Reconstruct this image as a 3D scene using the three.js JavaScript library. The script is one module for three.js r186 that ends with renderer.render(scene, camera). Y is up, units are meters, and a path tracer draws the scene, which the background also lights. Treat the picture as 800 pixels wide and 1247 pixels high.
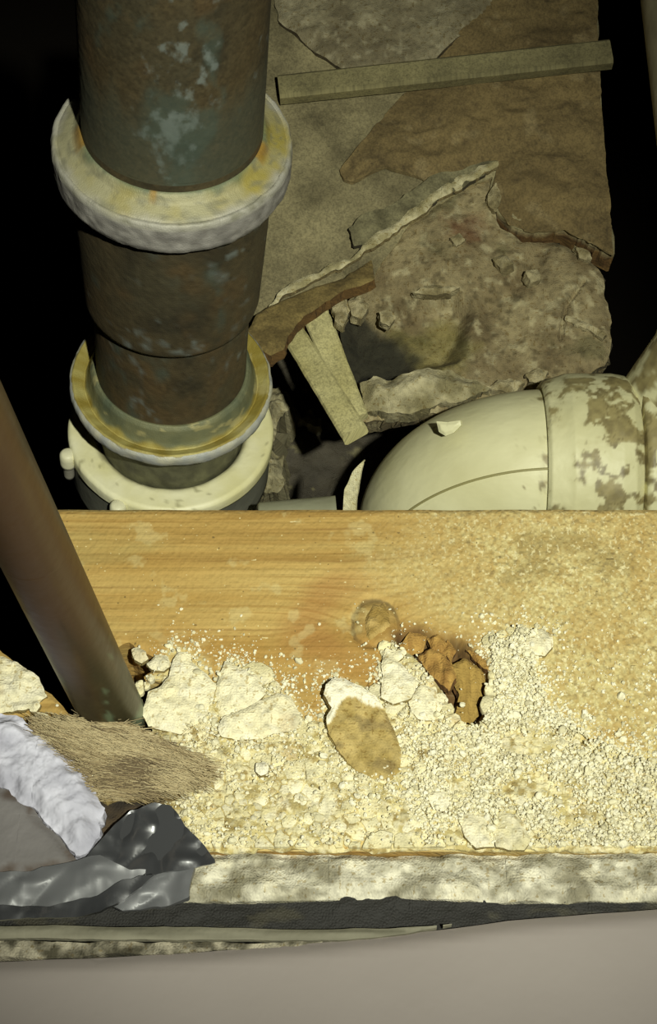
import * as THREE from 'three';
import { mergeGeometries } from 'three/addons/utils/BufferGeometryUtils.js';

// ---------------------------------------------------------------- camera, light, exposure
const W = 800, H = 1247, F = 2200, PITCH = 55 * Math.PI / 180;
const CAM = new THREE.Vector3(0, 0.568, 0.398);
const scene = new THREE.Scene();
scene.background = new THREE.Color(0, 0, 0);
const camera = new THREE.PerspectiveCamera(2 * Math.atan(H / 2 / F) * 180 / Math.PI, W / H, 0.02, 20);
camera.position.copy(CAM);
const FWD = new THREE.Vector3(0, -Math.sin(PITCH), -Math.cos(PITCH)), UPV = new THREE.Vector3(0, Math.cos(PITCH), -Math.sin(PITCH)), RGT = new THREE.Vector3(1, 0, 0);
camera.up.set(0, 1, 0);
camera.lookAt(CAM.clone().add(FWD));
const renderer = new THREE.WebGLRenderer({ antialias: true });
renderer.toneMapping = THREE.LinearToneMapping;
renderer.toneMappingExposure = 1.0;
renderer.outputColorSpace = THREE.SRGBColorSpace;
renderer.shadowMap.enabled = true;
const torch = new THREE.SpotLight(new THREE.Color(0.985, 1.0, 0.86), 4.9, 0, 18.5 * Math.PI / 180, 1.0, 2);   // hand torch held to the right of the lens
torch.position.set(0.17, 0.86, 0.56);
torch.target.position.set(0.015, 0, -0.045);
torch.castShadow = true; torch.shadow.mapSize.set(2048, 2048); torch.shadow.bias = -0.0004; torch.shadow.radius = 0.6;
torch.shadow.camera.near = 0.05; torch.shadow.camera.far = 4;
scene.add(torch, torch.target);

// ---------------------------------------------------------------- noise and colour
function rng(seed) { let a = seed >>> 0; return () => { a = (a + 0x6D2B79F5) | 0; let t = Math.imul(a ^ (a >>> 15), 1 | a); t = (t + Math.imul(t ^ (t >>> 7), 61 | t)) ^ t; return ((t ^ (t >>> 14)) >>> 0) / 4294967296; }; }
const PERM = new Uint8Array(1024); { const r = rng(7); const p = [...Array(256).keys()]; for (let i = 255; i > 0; i--) { const j = Math.floor(r() * (i + 1)); [p[i], p[j]] = [p[j], p[i]]; } for (let i = 0; i < 1024; i++) PERM[i] = p[i & 255]; }
const RV = new Float32Array(256); { const r = rng(11); for (let i = 0; i < 256; i++) RV[i] = r() * 2 - 1; }
const sm = t => t * t * (3 - 2 * t);
function n2(x, y) { const xi = Math.floor(x), yi = Math.floor(y), fx = sm(x - xi), fy = sm(y - yi), X = xi & 255, Y = yi & 255; const a = RV[PERM[PERM[X] + Y]], b = RV[PERM[PERM[(X + 1) & 255] + Y]], c = RV[PERM[PERM[X] + ((Y + 1) & 255)]], d = RV[PERM[PERM[(X + 1) & 255] + ((Y + 1) & 255)]]; return a + (b - a) * fx + (c - a) * fy + (a - b - c + d) * fx * fy; }
function n3(x, y, z) { const zi = Math.floor(z), f = sm(z - zi); const o = PERM[zi & 255] * 1.37, p = PERM[(zi + 1) & 255] * 1.37; return n2(x + o, y + o * 3.1) * (1 - f) + n2(x + p, y + p * 3.1) * f; }
function fbm(x, y, o = 4) { let s = 0, a = 0.5; for (let i = 0; i < o; i++) { s += a * n2(x, y); x = x * 2.03 + 17.3; y = y * 2.03 + 5.1; a *= 0.5; } return s; }
function fbm3(x, y, z, o = 4) { let s = 0, a = 0.5; for (let i = 0; i < o; i++) { s += a * n3(x, y, z); x = x * 2.03 + 7.3; y = y * 2.03 + 5.1; z = z * 2.03 + 2.7; a *= 0.5; } return s; }
function ridge(x, y, o = 4) { let s = 0, a = 0.5; for (let i = 0; i < o; i++) { s += a * (1 - Math.abs(n2(x, y)) * 2); x = x * 2.03 + 3.3; y = y * 2.03 + 8.1; a *= 0.5; } return s; }
function cells(x, y) { const xi = Math.floor(x), yi = Math.floor(y); let f1 = 9, f2 = 9, id = 0; for (let j = -1; j < 2; j++) for (let i = -1; i < 2; i++) { const k = PERM[PERM[(xi + i) & 255] + ((yi + j) & 255)]; const dx = xi + i + 0.5 + RV[k] * 0.45 - x, dy = yi + j + 0.5 + RV[(k + 91) & 255] * 0.45 - y, d = Math.hypot(dx, dy); if (d < f1) { f2 = f1; f1 = d; id = k; } else if (d < f2) f2 = d; } return [f1, f2, RV[id]]; }
const clamp = (x, a = 0, b = 1) => Math.min(b, Math.max(a, x));
const sstep = (a, b, x) => sm(clamp((x - a) / (b - a)));
const C = h => { const c = new THREE.Color(h); return [c.r, c.g, c.b]; };
const mix = (a, b, t) => [a[0] + (b[0] - a[0]) * t, a[1] + (b[1] - a[1]) * t, a[2] + (b[2] - a[2]) * t];
const mul = (a, k) => [a[0] * k, a[1] * k, a[2] * k];
const enc = v => { v = clamp(v); return Math.round(255 * (v <= 0.0031308 ? v * 12.92 : 1.055 * Math.pow(v, 1 / 2.4) - 0.055)); };

// ---------------------------------------------------------------- textures (metres per repeat given as size)
function tex(w, h, su, sv, fn, grey) {
  const d = new Uint8Array(w * h * 4);
  for (let j = 0; j < h; j++) for (let i = 0; i < w; i++) { const c = fn((i + 0.5) / w * su, (j + 0.5) / h * sv), k = (j * w + i) * 4; if (grey) d[k] = d[k + 1] = d[k + 2] = Math.round(255 * clamp(c)); else { d[k] = enc(c[0]); d[k + 1] = enc(c[1]); d[k + 2] = enc(c[2]); } d[k + 3] = 255; }
  const t = new THREE.DataTexture(d, w, h, THREE.RGBAFormat); t.magFilter = THREE.LinearFilter; t.minFilter = THREE.LinearMipmapLinearFilter; t.generateMipmaps = true; t.wrapS = t.wrapT = THREE.RepeatWrapping;
  if (!grey) t.colorSpace = THREE.SRGBColorSpace;
  t.repeat.set(1 / su, 1 / sv); t.needsUpdate = true; return t;
}
const gritBump = tex(512, 512, 0.06, 0.06, (u, v) => { const [a, b] = cells(u * 900, v * 900); return 0.45 + 0.35 * fbm(u * 420, v * 420, 4) + 0.28 * (b - a); }, true);
const softBump = tex(256, 256, 0.12, 0.12, (u, v) => 0.5 + 0.6 * fbm(u * 180, v * 180, 4), true);
const clothBump = tex(256, 256, 0.05, 0.05, (u, v) => 0.5 + 0.5 * fbm(u * 300, v * 300, 3), true);
const paperMap = tex(512, 512, 0.16, 0.16, (u, v) => { const k = 0.92 + 0.22 * fbm(u * 500, v * 500, 3) + 0.22 * fbm(u * 60, v * 60, 3); const s = n2(u * 900, v * 900) > 0.84 ? 0.66 : 1; return mul([1, 0.99, 0.97], clamp(k * s * (0.9 + 0.5 * fbm(u * 1400, v * 1400, 2)), 0, 1)); });
const chalkMap = tex(512, 512, 0.05, 0.05, (u, v) => { const [a, b] = cells(u * 1100, v * 1100); const k = clamp(0.88 + 0.34 * fbm(u * 420, v * 420, 5) + 0.12 * (b - a), 0, 1), sp = sstep(0.30, 0.42, fbm(u * 800 + 40, v * 800, 4)); return mix(mul([1, 0.985, 0.95], k), [0.56, 0.47, 0.29], 0.75 * sp); });
const std = o => new THREE.MeshStandardMaterial({ roughness: 0.95, metalness: 0, ...o });
const M = {
  chalk: std({ vertexColors: true, map: chalkMap, bumpMap: gritBump, bumpScale: 0.0007 }),
  paper: std({ vertexColors: true, map: paperMap, bumpMap: softBump, bumpScale: 0.0008 }),
  rough: std({ vertexColors: true, map: chalkMap, bumpMap: gritBump, bumpScale: 0.0010 }),
  pvc: std({ vertexColors: true, roughness: 0.5, bumpMap: softBump, bumpScale: 0.0003 }),
  stickWood: std({ vertexColors: true, map: paperMap, bumpMap: softBump, bumpScale: 0.0004, roughness: 0.85 }),
  rot: std({ vertexColors: true, bumpMap: gritBump, bumpScale: 0.0008, roughness: 0.9 }),
  metal: std({ vertexColors: true, roughness: 0.62, metalness: 0.15, bumpMap: gritBump, bumpScale: 0.0003 }),
  black: new THREE.MeshPhysicalMaterial({ color: new THREE.Color(0.035, 0.036, 0.038), roughness: 0.34, metalness: 0, clearcoat: 1, clearcoatRoughness: 0.2 }),
  greyFilm: new THREE.MeshPhysicalMaterial({ color: new THREE.Color(0.12, 0.122, 0.125), roughness: 0.5, clearcoat: 0.25, clearcoatRoughness: 0.3 }),
  membrane: std({ vertexColors: true, roughness: 0.8, bumpMap: clothBump, bumpScale: 0.0005 }),
  foam: std({ vertexColors: true, roughness: 1, bumpMap: clothBump, bumpScale: 0.0012 }),
  sill: std({ vertexColors: true, roughness: 0.55, bumpMap: softBump, bumpScale: 0.00008 }),
  soil: std({ vertexColors: true, roughness: 0.8, bumpMap: gritBump, bumpScale: 0.001 }),
  fibre: std({ color: new THREE.Color(0.36, 0.28, 0.145), roughness: 0.9 }),
  fibreLight: std({ color: new THREE.Color(0.52, 0.43, 0.24), roughness: 0.9 }),
  fibreDark: std({ color: new THREE.Color(0.17, 0.125, 0.065), roughness: 0.9 }),
  crumb: std({ color: new THREE.Color(1, 1, 1), roughness: 0.95 }),
};

// ---------------------------------------------------------------- names
const used = {};
function numbered(n) { const k = used[n] = (used[n] ?? -1) + 1; return k ? `${n}_${String(k).padStart(3, '0')}` : n; }
function tag(o, label, category, group, kind) { if (label) o.userData.label = label; if (category) o.userData.category = category; if (group) o.userData.group = group; if (kind) o.userData.kind = kind; return o; }
function mesh(name, geo, mat, parent = scene) { const m = new THREE.Mesh(geo, mat); m.name = parent === scene ? numbered(name) : name + (parent.children.some(c => c.name === name) ? '_' + String(parent.children.filter(c => c.name.replace(/_\d{3}$/, '') === name).length).padStart(3, '0') : ''); m.castShadow = m.receiveShadow = true; parent.add(m); return m; }
function group(name, pos = [0, 0, 0]) { const g = new THREE.Group(); g.name = numbered(name); g.position.set(...pos); scene.add(g); return g; }

// ---------------------------------------------------------------- frames: real planes in the cavity
const rayDir = (px, py) => new THREE.Vector3().addScaledVector(RGT, (px - W / 2) / F).addScaledVector(UPV, -(py - H / 2) / F).add(FWD);
const at = (px, py, depth) => rayDir(px, py).multiplyScalar(depth).add(CAM);
function frame(O, N, U = new THREE.Vector3(1, 0, 0)) { N = N.clone().normalize(); U = U.clone().addScaledVector(N, -U.dot(N)).normalize(); return { O: O.clone(), U, N, V: new THREE.Vector3().crossVectors(N, U) }; }
function lift(f, h) { return { ...f, O: f.O.clone().addScaledVector(f.N, h) }; }
function uv(f, px, py) { const d = rayDir(px, py), t = f.O.clone().sub(CAM).dot(f.N) / d.dot(f.N), p = CAM.clone().addScaledVector(d, t).sub(f.O); return [p.dot(f.U), p.dot(f.V)]; }
const pt = (f, u, v, h = 0) => f.O.clone().addScaledVector(f.U, u).addScaledVector(f.V, v).addScaledVector(f.N, h);
const outline = (f, px) => px.map(([x, y]) => uv(f, x, y));
const plate = frame(new THREE.Vector3(), new THREE.Vector3(0, 1, 0));
const SL = 17.8 * Math.PI / 180;
const board = frame(at(540, 420, 1.06), new THREE.Vector3(0, Math.cos(SL), Math.sin(SL)));
function tilted(px, py, f, ax, az, h = 0) { const [u, v] = uv(f, px, py); const N = f.N.clone().addScaledVector(f.U, ax).addScaledVector(f.V, az); return frame(pt(f, u, v, h), N); }

// ---------------------------------------------------------------- polygons
function inside(p, x, y) { let c = false; for (let i = 0, j = p.length - 1; i < p.length; j = i++) { const [xi, yi] = p[i], [xj, yj] = p[j]; if ((yi > y) !== (yj > y) && x < (xj - xi) * (y - yi) / (yj - yi) + xi) c = !c; } return c; }
function nearest(p, x, y) { let bd = 1e9, bx = x, by = y; for (let i = 0, j = p.length - 1; i < p.length; j = i++) { const ax = p[j][0], ay = p[j][1], dx = p[i][0] - ax, dy = p[i][1] - ay, t = clamp(((x - ax) * dx + (y - ay) * dy) / (dx * dx + dy * dy + 1e-20)), qx = ax + dx * t, qy = ay + dy * t, d = (qx - x) ** 2 + (qy - y) ** 2; if (d < bd) { bd = d; bx = qx; by = qy; } } return [Math.sqrt(bd), bx, by]; }
function sdist(p, x, y) { const d = nearest(p, x, y)[0]; return inside(p, x, y) ? d : -d; }
function jag(p, step, amp, seed = 0, freq = 1) { const o = []; for (let i = 0; i < p.length; i++) { const a = p[i], b = p[(i + 1) % p.length], L = Math.hypot(b[0] - a[0], b[1] - a[1]), n = Math.max(1, Math.round(L / step)); for (let k = 0; k < n; k++) { const t = k / n, x = a[0] + (b[0] - a[0]) * t, y = a[1] + (b[1] - a[1]) * t, e = k ? 1 : 0.5; o.push([x + amp * e * (fbm(x * freq / step * 0.45 + seed, y * freq / step * 0.45 + 9, 3) * 1.6), y + amp * e * (fbm(x * freq / step * 0.45 + 31 + seed, y * freq / step * 0.45 + 3, 3) * 1.6)]); } } return o; }

// A broken or cut sheet with its own thickness: displaced top, ragged side wall, flat underside.
function sheetGeo({ f, poly, holes = [], res, top = () => 0, t = 0.004, col = () => [1, 1, 1], sideCol, bottom = true, sideRough = 0.3, maxD = 0.02, seed = 0 }) {
  let x0 = 1e9, x1 = -1e9, y0 = 1e9, y1 = -1e9; for (const [x, y] of poly) { x0 = Math.min(x0, x); x1 = Math.max(x1, x); y0 = Math.min(y0, y); y1 = Math.max(y1, y); }
  const nx = Math.max(2, Math.ceil((x1 - x0) / res)), ny = Math.max(2, Math.ceil((y1 - y0) / res)), cell = new Uint8Array(nx * ny);
  for (let j = 0; j < ny; j++) { // scanline fill
    const y = y0 + (j + 0.5) * res;
    for (let i = 0; i < nx; i++) { const x = x0 + (i + 0.5) * res; if (inside(poly, x, y) && !holes.some(h => inside(h, x, y))) cell[j * nx + i] = 1; }
  }
  const on = (i, j) => i >= 0 && j >= 0 && i < nx && j < ny && cell[j * nx + i];
  const id = new Int32Array((nx + 1) * (ny + 1)).fill(-1), P = [], UVs = [], CO = [], loc = [];
  const loops = [poly, ...holes];
  for (let j = 0; j <= ny; j++) for (let i = 0; i <= nx; i++) {
    const c = on(i, j) + on(i - 1, j) + on(i, j - 1) + on(i - 1, j - 1); if (!c) continue;
    let x = x0 + i * res, y = y0 + j * res, d = maxD;
    let best = null; for (const l of loops) { const q = nearest(l, x, y); if (!best || q[0] < best[0]) best = q; }
    d = Math.min(maxD, best[0]);
    if (c < 4) { if (best[0] < 1.1 * res) { x = best[1]; y = best[2]; } d = 0; }
    const h = top(x, y, d), p = pt(f, x, y, h), k = col(x, y, d, h);
    id[j * (nx + 1) + i] = loc.length; loc.push([x, y, h]); P.push(p.x, p.y, p.z); UVs.push(x, y); CO.push(k[0], k[1], k[2]);
  }
  const idx = [], edges = [], g = (i, j) => id[j * (nx + 1) + i];
  for (let j = 0; j < ny; j++) for (let i = 0; i < nx; i++) if (cell[j * nx + i]) {
    const a = g(i, j), b = g(i + 1, j), c = g(i + 1, j + 1), d = g(i, j + 1); if ((i + j) & 1) idx.push(a, b, c, a, c, d); else idx.push(a, b, d, b, c, d);
    if (!on(i, j - 1)) edges.push([a, b]); if (!on(i + 1, j)) edges.push([b, c]); if (!on(i, j + 1)) edges.push([c, d]); if (!on(i - 1, j)) edges.push([d, a]);
  }
  const topG = new THREE.BufferGeometry();
  const bottomStart = loc.length, thick = typeof t === 'function' ? t : () => t;
  if (bottom) { const n0 = loc.length; for (let k = 0; k < n0; k++) { const [x, y] = loc[k], p = pt(f, x, y, -thick(x, y)); P.push(p.x, p.y, p.z); UVs.push(x, y); CO.push(CO[k * 3], CO[k * 3 + 1], CO[k * 3 + 2]); } const m = idx.length; for (let k = 0; k < m; k += 3) idx.push(idx[k] + bottomStart, idx[k + 2] + bottomStart, idx[k + 1] + bottomStart); }
  // side wall, three rows
  const rows = sideRough > 0 ? 4 : 2;
  for (const [a, b] of edges) {
    const ring = []; const [ax, ay, ah] = loc[a], [bx, by, bh] = loc[b], L = Math.hypot(bx - ax, by - ay) + 1e-9, ox = (by - ay) / L, oy = -(bx - ax) / L;
    for (const [x, y, h, v] of [[ax, ay, ah, a], [bx, by, bh, b]]) for (let r = 0; r < rows; r++) {
      const q = r / (rows - 1), hh = h * (1 - q) - thick(x, y) * q, e = (r && r < rows - 1) ? sideRough * thick(x, y) * fbm3(x * 400 + seed, y * 400, hh * 400, 3) : 0;
      const p = pt(f, x + (x * 0 + e) * Math.sign(n2(x * 90, y * 90)), y + e, hh); const k = sideCol ? sideCol(x, y, hh, q) : [CO[v * 3], CO[v * 3 + 1], CO[v * 3 + 2]];
      ring.push(P.length / 3); P.push(p.x, p.y, p.z); UVs.push(x + hh * 0.7, y + hh); CO.push(k[0], k[1], k[2]);
    }
    for (let r = 0; r < rows - 1; r++) { const p = ring[r], q = ring[r + 1], s = ring[rows + r], u = ring[rows + r + 1]; idx.push(p, q, s, q, u, s); }
  }
  topG.setAttribute('position', new THREE.Float32BufferAttribute(P, 3)); topG.setAttribute('uv', new THREE.Float32BufferAttribute(UVs, 2)); topG.setAttribute('color', new THREE.Float32BufferAttribute(CO, 3)); topG.setIndex(idx); topG.computeVertexNormals();
  return topG;
}
// Surface of revolution along A -> B with per-vertex displacement and colour. profile: [[radius, distance along axis], ...]
function turned(A, B, profile, { nu = 128, disp = () => 0, col = () => [1, 1, 1], step = 0.002, uvr } = {}) {
  const ax = B.clone().sub(A).normalize(), s = new THREE.Vector3(1, 0, 0).addScaledVector(ax, -ax.x); if (s.length() < 0.2) s.set(0, 0, 1).addScaledVector(ax, -ax.z); s.normalize(); const w = new THREE.Vector3().crossVectors(ax, s);
  const pr = []; for (let i = 0; i < profile.length - 1; i++) { const a = profile[i], b = profile[i + 1], n = Math.max(1, Math.round(Math.hypot(b[0] - a[0], b[1] - a[1]) / step)); for (let k = 0; k < n; k++) pr.push([a[0] + (b[0] - a[0]) * k / n, a[1] + (b[1] - a[1]) * k / n]); } pr.push(profile.at(-1));
  const P = [], T = [], CO = [], idx = []; let len = 0; const R = uvr ?? Math.max(...profile.map(p => p[0]));
  pr.forEach(([r, y], i) => {
    if (i) len += Math.hypot(r - pr[i - 1][0], y - pr[i - 1][1]);
    for (let k = 0; k <= nu; k++) { const a = k / nu * Math.PI * 2, kk = k % nu, aa = kk / nu * Math.PI * 2, ca = Math.cos(aa), sa = Math.sin(aa), rr = r > 0 ? r + disp(ca, sa, len, r, y) : 0; const p = A.clone().addScaledVector(ax, y).addScaledVector(s, ca * rr).addScaledVector(w, sa * rr); P.push(p.x, p.y, p.z); T.push(a * R, len); const c = col(ca, sa, len, r, y); CO.push(c[0], c[1], c[2]); }
  });
  for (let i = 0; i < pr.length - 1; i++) for (let k = 0; k < nu; k++) { const a = i * (nu + 1) + k, b = a + 1, c = a + nu + 1, d = c + 1; idx.push(a, c, b, b, c, d); }
  const g = new THREE.BufferGeometry(); g.setAttribute('position', new THREE.Float32BufferAttribute(P, 3)); g.setAttribute('uv', new THREE.Float32BufferAttribute(T, 2)); g.setAttribute('color', new THREE.Float32BufferAttribute(CO, 3)); g.setIndex(idx); g.computeVertexNormals();
  // weld the seam normals
  const N = g.attributes.normal; for (let i = 0; i < pr.length; i++) { const a = i * (nu + 1), b = a + nu; const v = new THREE.Vector3(N.getX(a) + N.getX(b), N.getY(a) + N.getY(b), N.getZ(a) + N.getZ(b)).normalize(); N.setXYZ(a, v.x, v.y, v.z); N.setXYZ(b, v.x, v.y, v.z); }
  return g;
}
// Swept pipe along a curve with a colour function
function swept(curve, r, nl, nu, col, disp = () => 0) {
  const g = new THREE.TubeGeometry(curve, nl, 1, nu, false), P = g.attributes.position, T = g.attributes.uv, L = curve.getLength(), CO = [], Nn = g.attributes.normal;
  for (let i = 0; i < P.count; i++) { const t = T.getX(i), a = T.getY(i), c = curve.getPointAt(clamp(t)), rr = (typeof r === 'function' ? r(t) : r) + disp(t, a); P.setXYZ(i, c.x + Nn.getX(i) * rr, c.y + Nn.getY(i) * rr, c.z + Nn.getZ(i) * rr); T.setXY(i, t * L, a * 2 * Math.PI * (typeof r === 'function' ? r(t) : r)); const k = col(P.getX(i), P.getY(i), P.getZ(i), t, a); CO.push(k[0], k[1], k[2]); }
  g.setAttribute('color', new THREE.Float32BufferAttribute(CO, 3)); g.computeVertexNormals(); return g;
}
// A bar between two points, with chamfered edges and slight taper
function bar(A, B, w0, w1, th, normal, col, seg = 24) {
  const ax = B.clone().sub(A), L = ax.length(); ax.normalize(); const n = normal.clone().addScaledVector(ax, -normal.dot(ax)).normalize(), s = new THREE.Vector3().crossVectors(ax, n);
  const c = Math.min(th, w0) * 0.16, P = [], T = [], CO = [], idx = []; const m = 8;
  const ringAt = t => { const hw = (w0 + (w1 - w0) * t) / 2, hh = th / 2; return [[-hw + c, hh], [hw - c, hh], [hw, hh - c], [hw, -hh + c], [hw - c, -hh], [-hw + c, -hh], [-hw, -hh + c], [-hw, hh - c]]; };
  for (let i = 0; i <= seg; i++) { const t = i / seg; ringAt(t).forEach(([x, y], k) => { const j = 0.00035 * fbm(t * L * 160 + k * 9, x * 300, 3); const p = A.clone().addScaledVector(ax, t * L).addScaledVector(s, x + j).addScaledVector(n, y + j); P.push(p.x, p.y, p.z); T.push(t * L, x + y); const q = col(t * L, x, y); CO.push(...q); }); }
  for (let i = 0; i < seg; i++) for (let k = 0; k < m; k++) { const a = i * m + k, b = i * m + (k + 1) % m, d = a + m, e = b + m; idx.push(a, d, b, b, d, e); }
  for (const [i, flip] of [[0, 0], [seg, 1]]) for (let k = 1; k < m - 1; k++) { const a = i * m, b = i * m + k, d = i * m + k + 1; flip ? idx.push(a, d, b) : idx.push(a, b, d); }
  let g = new THREE.BufferGeometry(); g.setAttribute('position', new THREE.Float32BufferAttribute(P, 3)); g.setAttribute('uv', new THREE.Float32BufferAttribute(T, 2)); g.setAttribute('color', new THREE.Float32BufferAttribute(CO, 3)); g.setIndex(idx); g = g.toNonIndexed(); g.computeVertexNormals(); return g;
}

// ---------------------------------------------------------------- the setting: dark crawl space round the access
function slab(name, x0, x1, y0, y1, z0, z1, c) { const g = new THREE.BoxGeometry(x1 - x0, y1 - y0, z1 - z0); g.translate((x0 + x1) / 2, (y0 + y1) / 2, (z0 + z1) / 2); g.setAttribute('color', new THREE.Float32BufferAttribute(Array(g.attributes.position.count).fill(c).flat(), 3)); return tag(mesh(name, g, M.soil), null, null, null, 'structure'); }
const EARTH = C('#4a4236');
slab('floor', -2.2, 2.2, -2.3, -2.2, -3.2, 1.2, EARTH);
slab('wall_back', -2.2, 2.2, -2.2, 1.6, -3.2, -3.1, EARTH);
slab('wall_left', -2.2, -2.1, -2.2, 1.6, -3.1, 1.2, EARTH);
slab('wall_right', 2.1, 2.2, -2.2, 1.6, -3.1, 1.2, EARTH);

// ---------------------------------------------------------------- wood plate
const X = (px, py) => uv(plate, px, py);
const plateEnd = outline(plate, [[-89, 619], [870, 619], [870, 1035], [-89, 1035]]);
const pipeHole = jag(outline(plate, [[-90, 618], [-90, 742], [-30, 770], [2, 793], [34, 818], [66, 848], [98, 882], [130, 905], [170, 902], [186, 890], [184, 868], [192, 850], [206, 846], [196, 826], [178, 828], [174, 822], [184, 816], [196, 812], [186, 798], [168, 790], [156, 780], [144, 786], [128, 812], [100, 800], [60, 740], [20, 660], [0, 618]]), 0.002, 0.0006, 3);
const rotPoly = outline(plate, [[482, 772], [505, 764], [535, 776], [560, 780], [585, 800], [600, 830], [598, 862], [580, 885], [552, 888], [540, 850], [515, 812], [490, 800]]);
const knot = X(458, 758);
const crustPoly = outline(plate, [[150, 838], [182, 826], [212, 792], [232, 800], [262, 828], [285, 806], [322, 830], [352, 848], [372, 884], [396, 886], [402, 830], [430, 828], [462, 850], [466, 786], [492, 786], [545, 850], [552, 886], [590, 880], [602, 830], [596, 782], [620, 764], [655, 772], [650, 820], [672, 870], [720, 900], [775, 925], [870, 960], [870, 1036], [190, 1036], [168, 905]]);
const dustPoly = outline(plate, [[520, 600], [900, 600], [900, 1050], [560, 1050], [600, 900], [580, 760], [500, 690]]);
const honey = C('#a98845'), honeyL = C('#b99d5b'), honeyD = C('#947335'), dustC = C('#b3a066'), dustL = C('#ccbf86'), ochre = C('#9c7430');
const m0 = (u, v) => sstep(-0.03, 0.03, sdist(dustPoly, u, v));
function plateColour(u, v) {
  const dx = u - knot[0], dy = v - knot[1], kr = Math.hypot(dx, dy * 0.8), pull = Math.exp(-(kr * kr) / (0.022 * 0.022));
  const vv = v + 0.004 * fbm(u * 9, v * 9, 2) + 0.010 * pull * Math.sign(dy || 1) * Math.exp(-Math.abs(dy) / 0.02) - 0.006 * fbm(u * 5 + 3, 2, 2);
  const g1 = fbm(u * 4 + 40, vv * 130, 3), g2 = fbm(u * 11 + 10, vv * 620, 3), big = fbm(u * 14 + 7, v * 30, 3);
  let c = mix(honey, honeyL, clamp(0.5 + g1 * 0.8 + big * 0.7)); c = mix(c, honeyD, clamp(0.55 * sstep(0.12, 0.42, g2) + 0.4 * sstep(0.2, 0.5, -g1)));
  // thin dark grain lines that run the length of the board
  for (const [l, s] of [[-0.022, 1], [-0.034, 2], [-0.008, 3], [-0.052, 4]]) { const d = Math.abs(vv - l - 0.002 * fbm(u * 12 + s * 7, s, 3)); c = mix(c, C('#7d5a26'), 0.5 * sstep(0.0007, 0.0001, d) * clamp(0.5 + fbm(u * 30 + s, s * 5, 2) * 1.6)); }
  c = mix(c, C('#9a6c34'), 0.55 * sstep(0.012, 0.002, Math.abs(Math.hypot(dx * 0.7, dy) - 0.017 + 0.006 * fbm(u * 60, v * 60, 3))) * sstep(0.01, -0.02, dx)); c = mix(c, C('#a39257'), 0.5 * sstep(0.0, 0.35, fbm(u * 24 + 90, v * 50, 5)) * (1 - m0(u, v))); const kn = sstep(0.0095, 0.006, kr + 0.003 * fbm(u * 200, v * 200, 3)); c = mix(c, C('#8a7440'), 0.55 * kn); const ring = Math.abs(kr - 0.0082 + 0.002 * fbm(u * 160, v * 160, 3)); c = mix(c, C('#4d3e20'), 0.65 * sstep(0.0012, 0.0003, ring));
  // plaster dust lying on the wood, grainy
  const d = sdist(dustPoly, u, v); let m = sstep(-0.03, 0.03, d + 0.02 * fbm(u * 45, v * 45, 4)); const grain = fbm(u * 700, v * 480, 5), grain2 = fbm(u * 1700, v * 1300, 2);
  c = mix(c, mix(dustC, dustL, clamp(0.4 + grain * 0.9 + grain2 * 0.5)), m * clamp(0.88 + grain * 0.5));
  c = mix(c, honey, m * 0.4 * sstep(0.02, 0.35, fbm(u * 40 + 5, v * 40, 5))); c = mix(c, C('#94804a'), m * 0.6 * sstep(0.18, 0.38, fbm(u * 38 + 25, v * 50, 5)));
  // light smears and specks of plaster on the bare wood
  const sp = fbm(u * 85 + 60, v * 85, 3); c = mix(c, dustL, 0.32 * sstep(0.3, 0.45, sp + 0.12 * grain) * (1 - m)); if (n2(u * 620, v * 620) > 0.93) c = mix(c, C('#e4d8a4'), 0.7); c = mix(c, C('#80704a'), 0.45 * m * sstep(0.2, 0.4, fbm(u * 900 + 90, v * 620, 4))); c = mix(c, C('#e0d6a6'), 0.6 * m * sstep(0.24, 0.36, fbm(u * 1000 + 20, v * 700, 3))); if (n2(u * 410 + 50, v * 410) > 0.94) c = mix(c, C('#5a4a26'), 0.7);
  // chalk stain under and round the crust
  const e = sdist(crustPoly, u, v) + 0.006 * fbm(u * 120, v * 120, 4); c = mix(c, C('#d9cc90'), 0.75 * sstep(-0.005, 0.002, e) * clamp(0.75 + grain)); c = mix(c, ochre, 0.45 * sstep(-0.016, -0.004, e) * sstep(0.004, -0.003, e) * (1 - m));
  const r = sdist(rotPoly, u, v); c = mix(c, C('#4a3014'), 0.85 * sstep(-0.004, 0.003, r + 0.003 * fbm(u * 200, v * 200, 3)));
  return c;
}
const PU = 0.34, PV = 0.145, PU0 = 0.17;
const plateMap = tex(2000, 850, PU, PV, (s, t) => plateColour(s - PU0, t - PV));
plateMap.repeat.set(1 / PU, 1 / PV); plateMap.offset.set(PU0 / PU, 1); 
const plateBump = tex(1400, 600, PU, PV, (s, t) => { const u = s - PU0, v = t - PV, d = sstep(-0.03, 0.03, sdist(dustPoly, u, v)); return 0.5 + 0.25 * fbm(u * 11, v * 620, 3) * (1 - d) + (0.25 + 0.25 * d) * fbm(u * 760, v * 600, 4); }, true);
plateBump.repeat.copy(plateMap.repeat); plateBump.offset.copy(plateMap.offset);
M.plate = std({ vertexColors: true, map: plateMap, bumpMap: plateBump, bumpScale: 0.0009, roughness: 0.85 });
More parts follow.
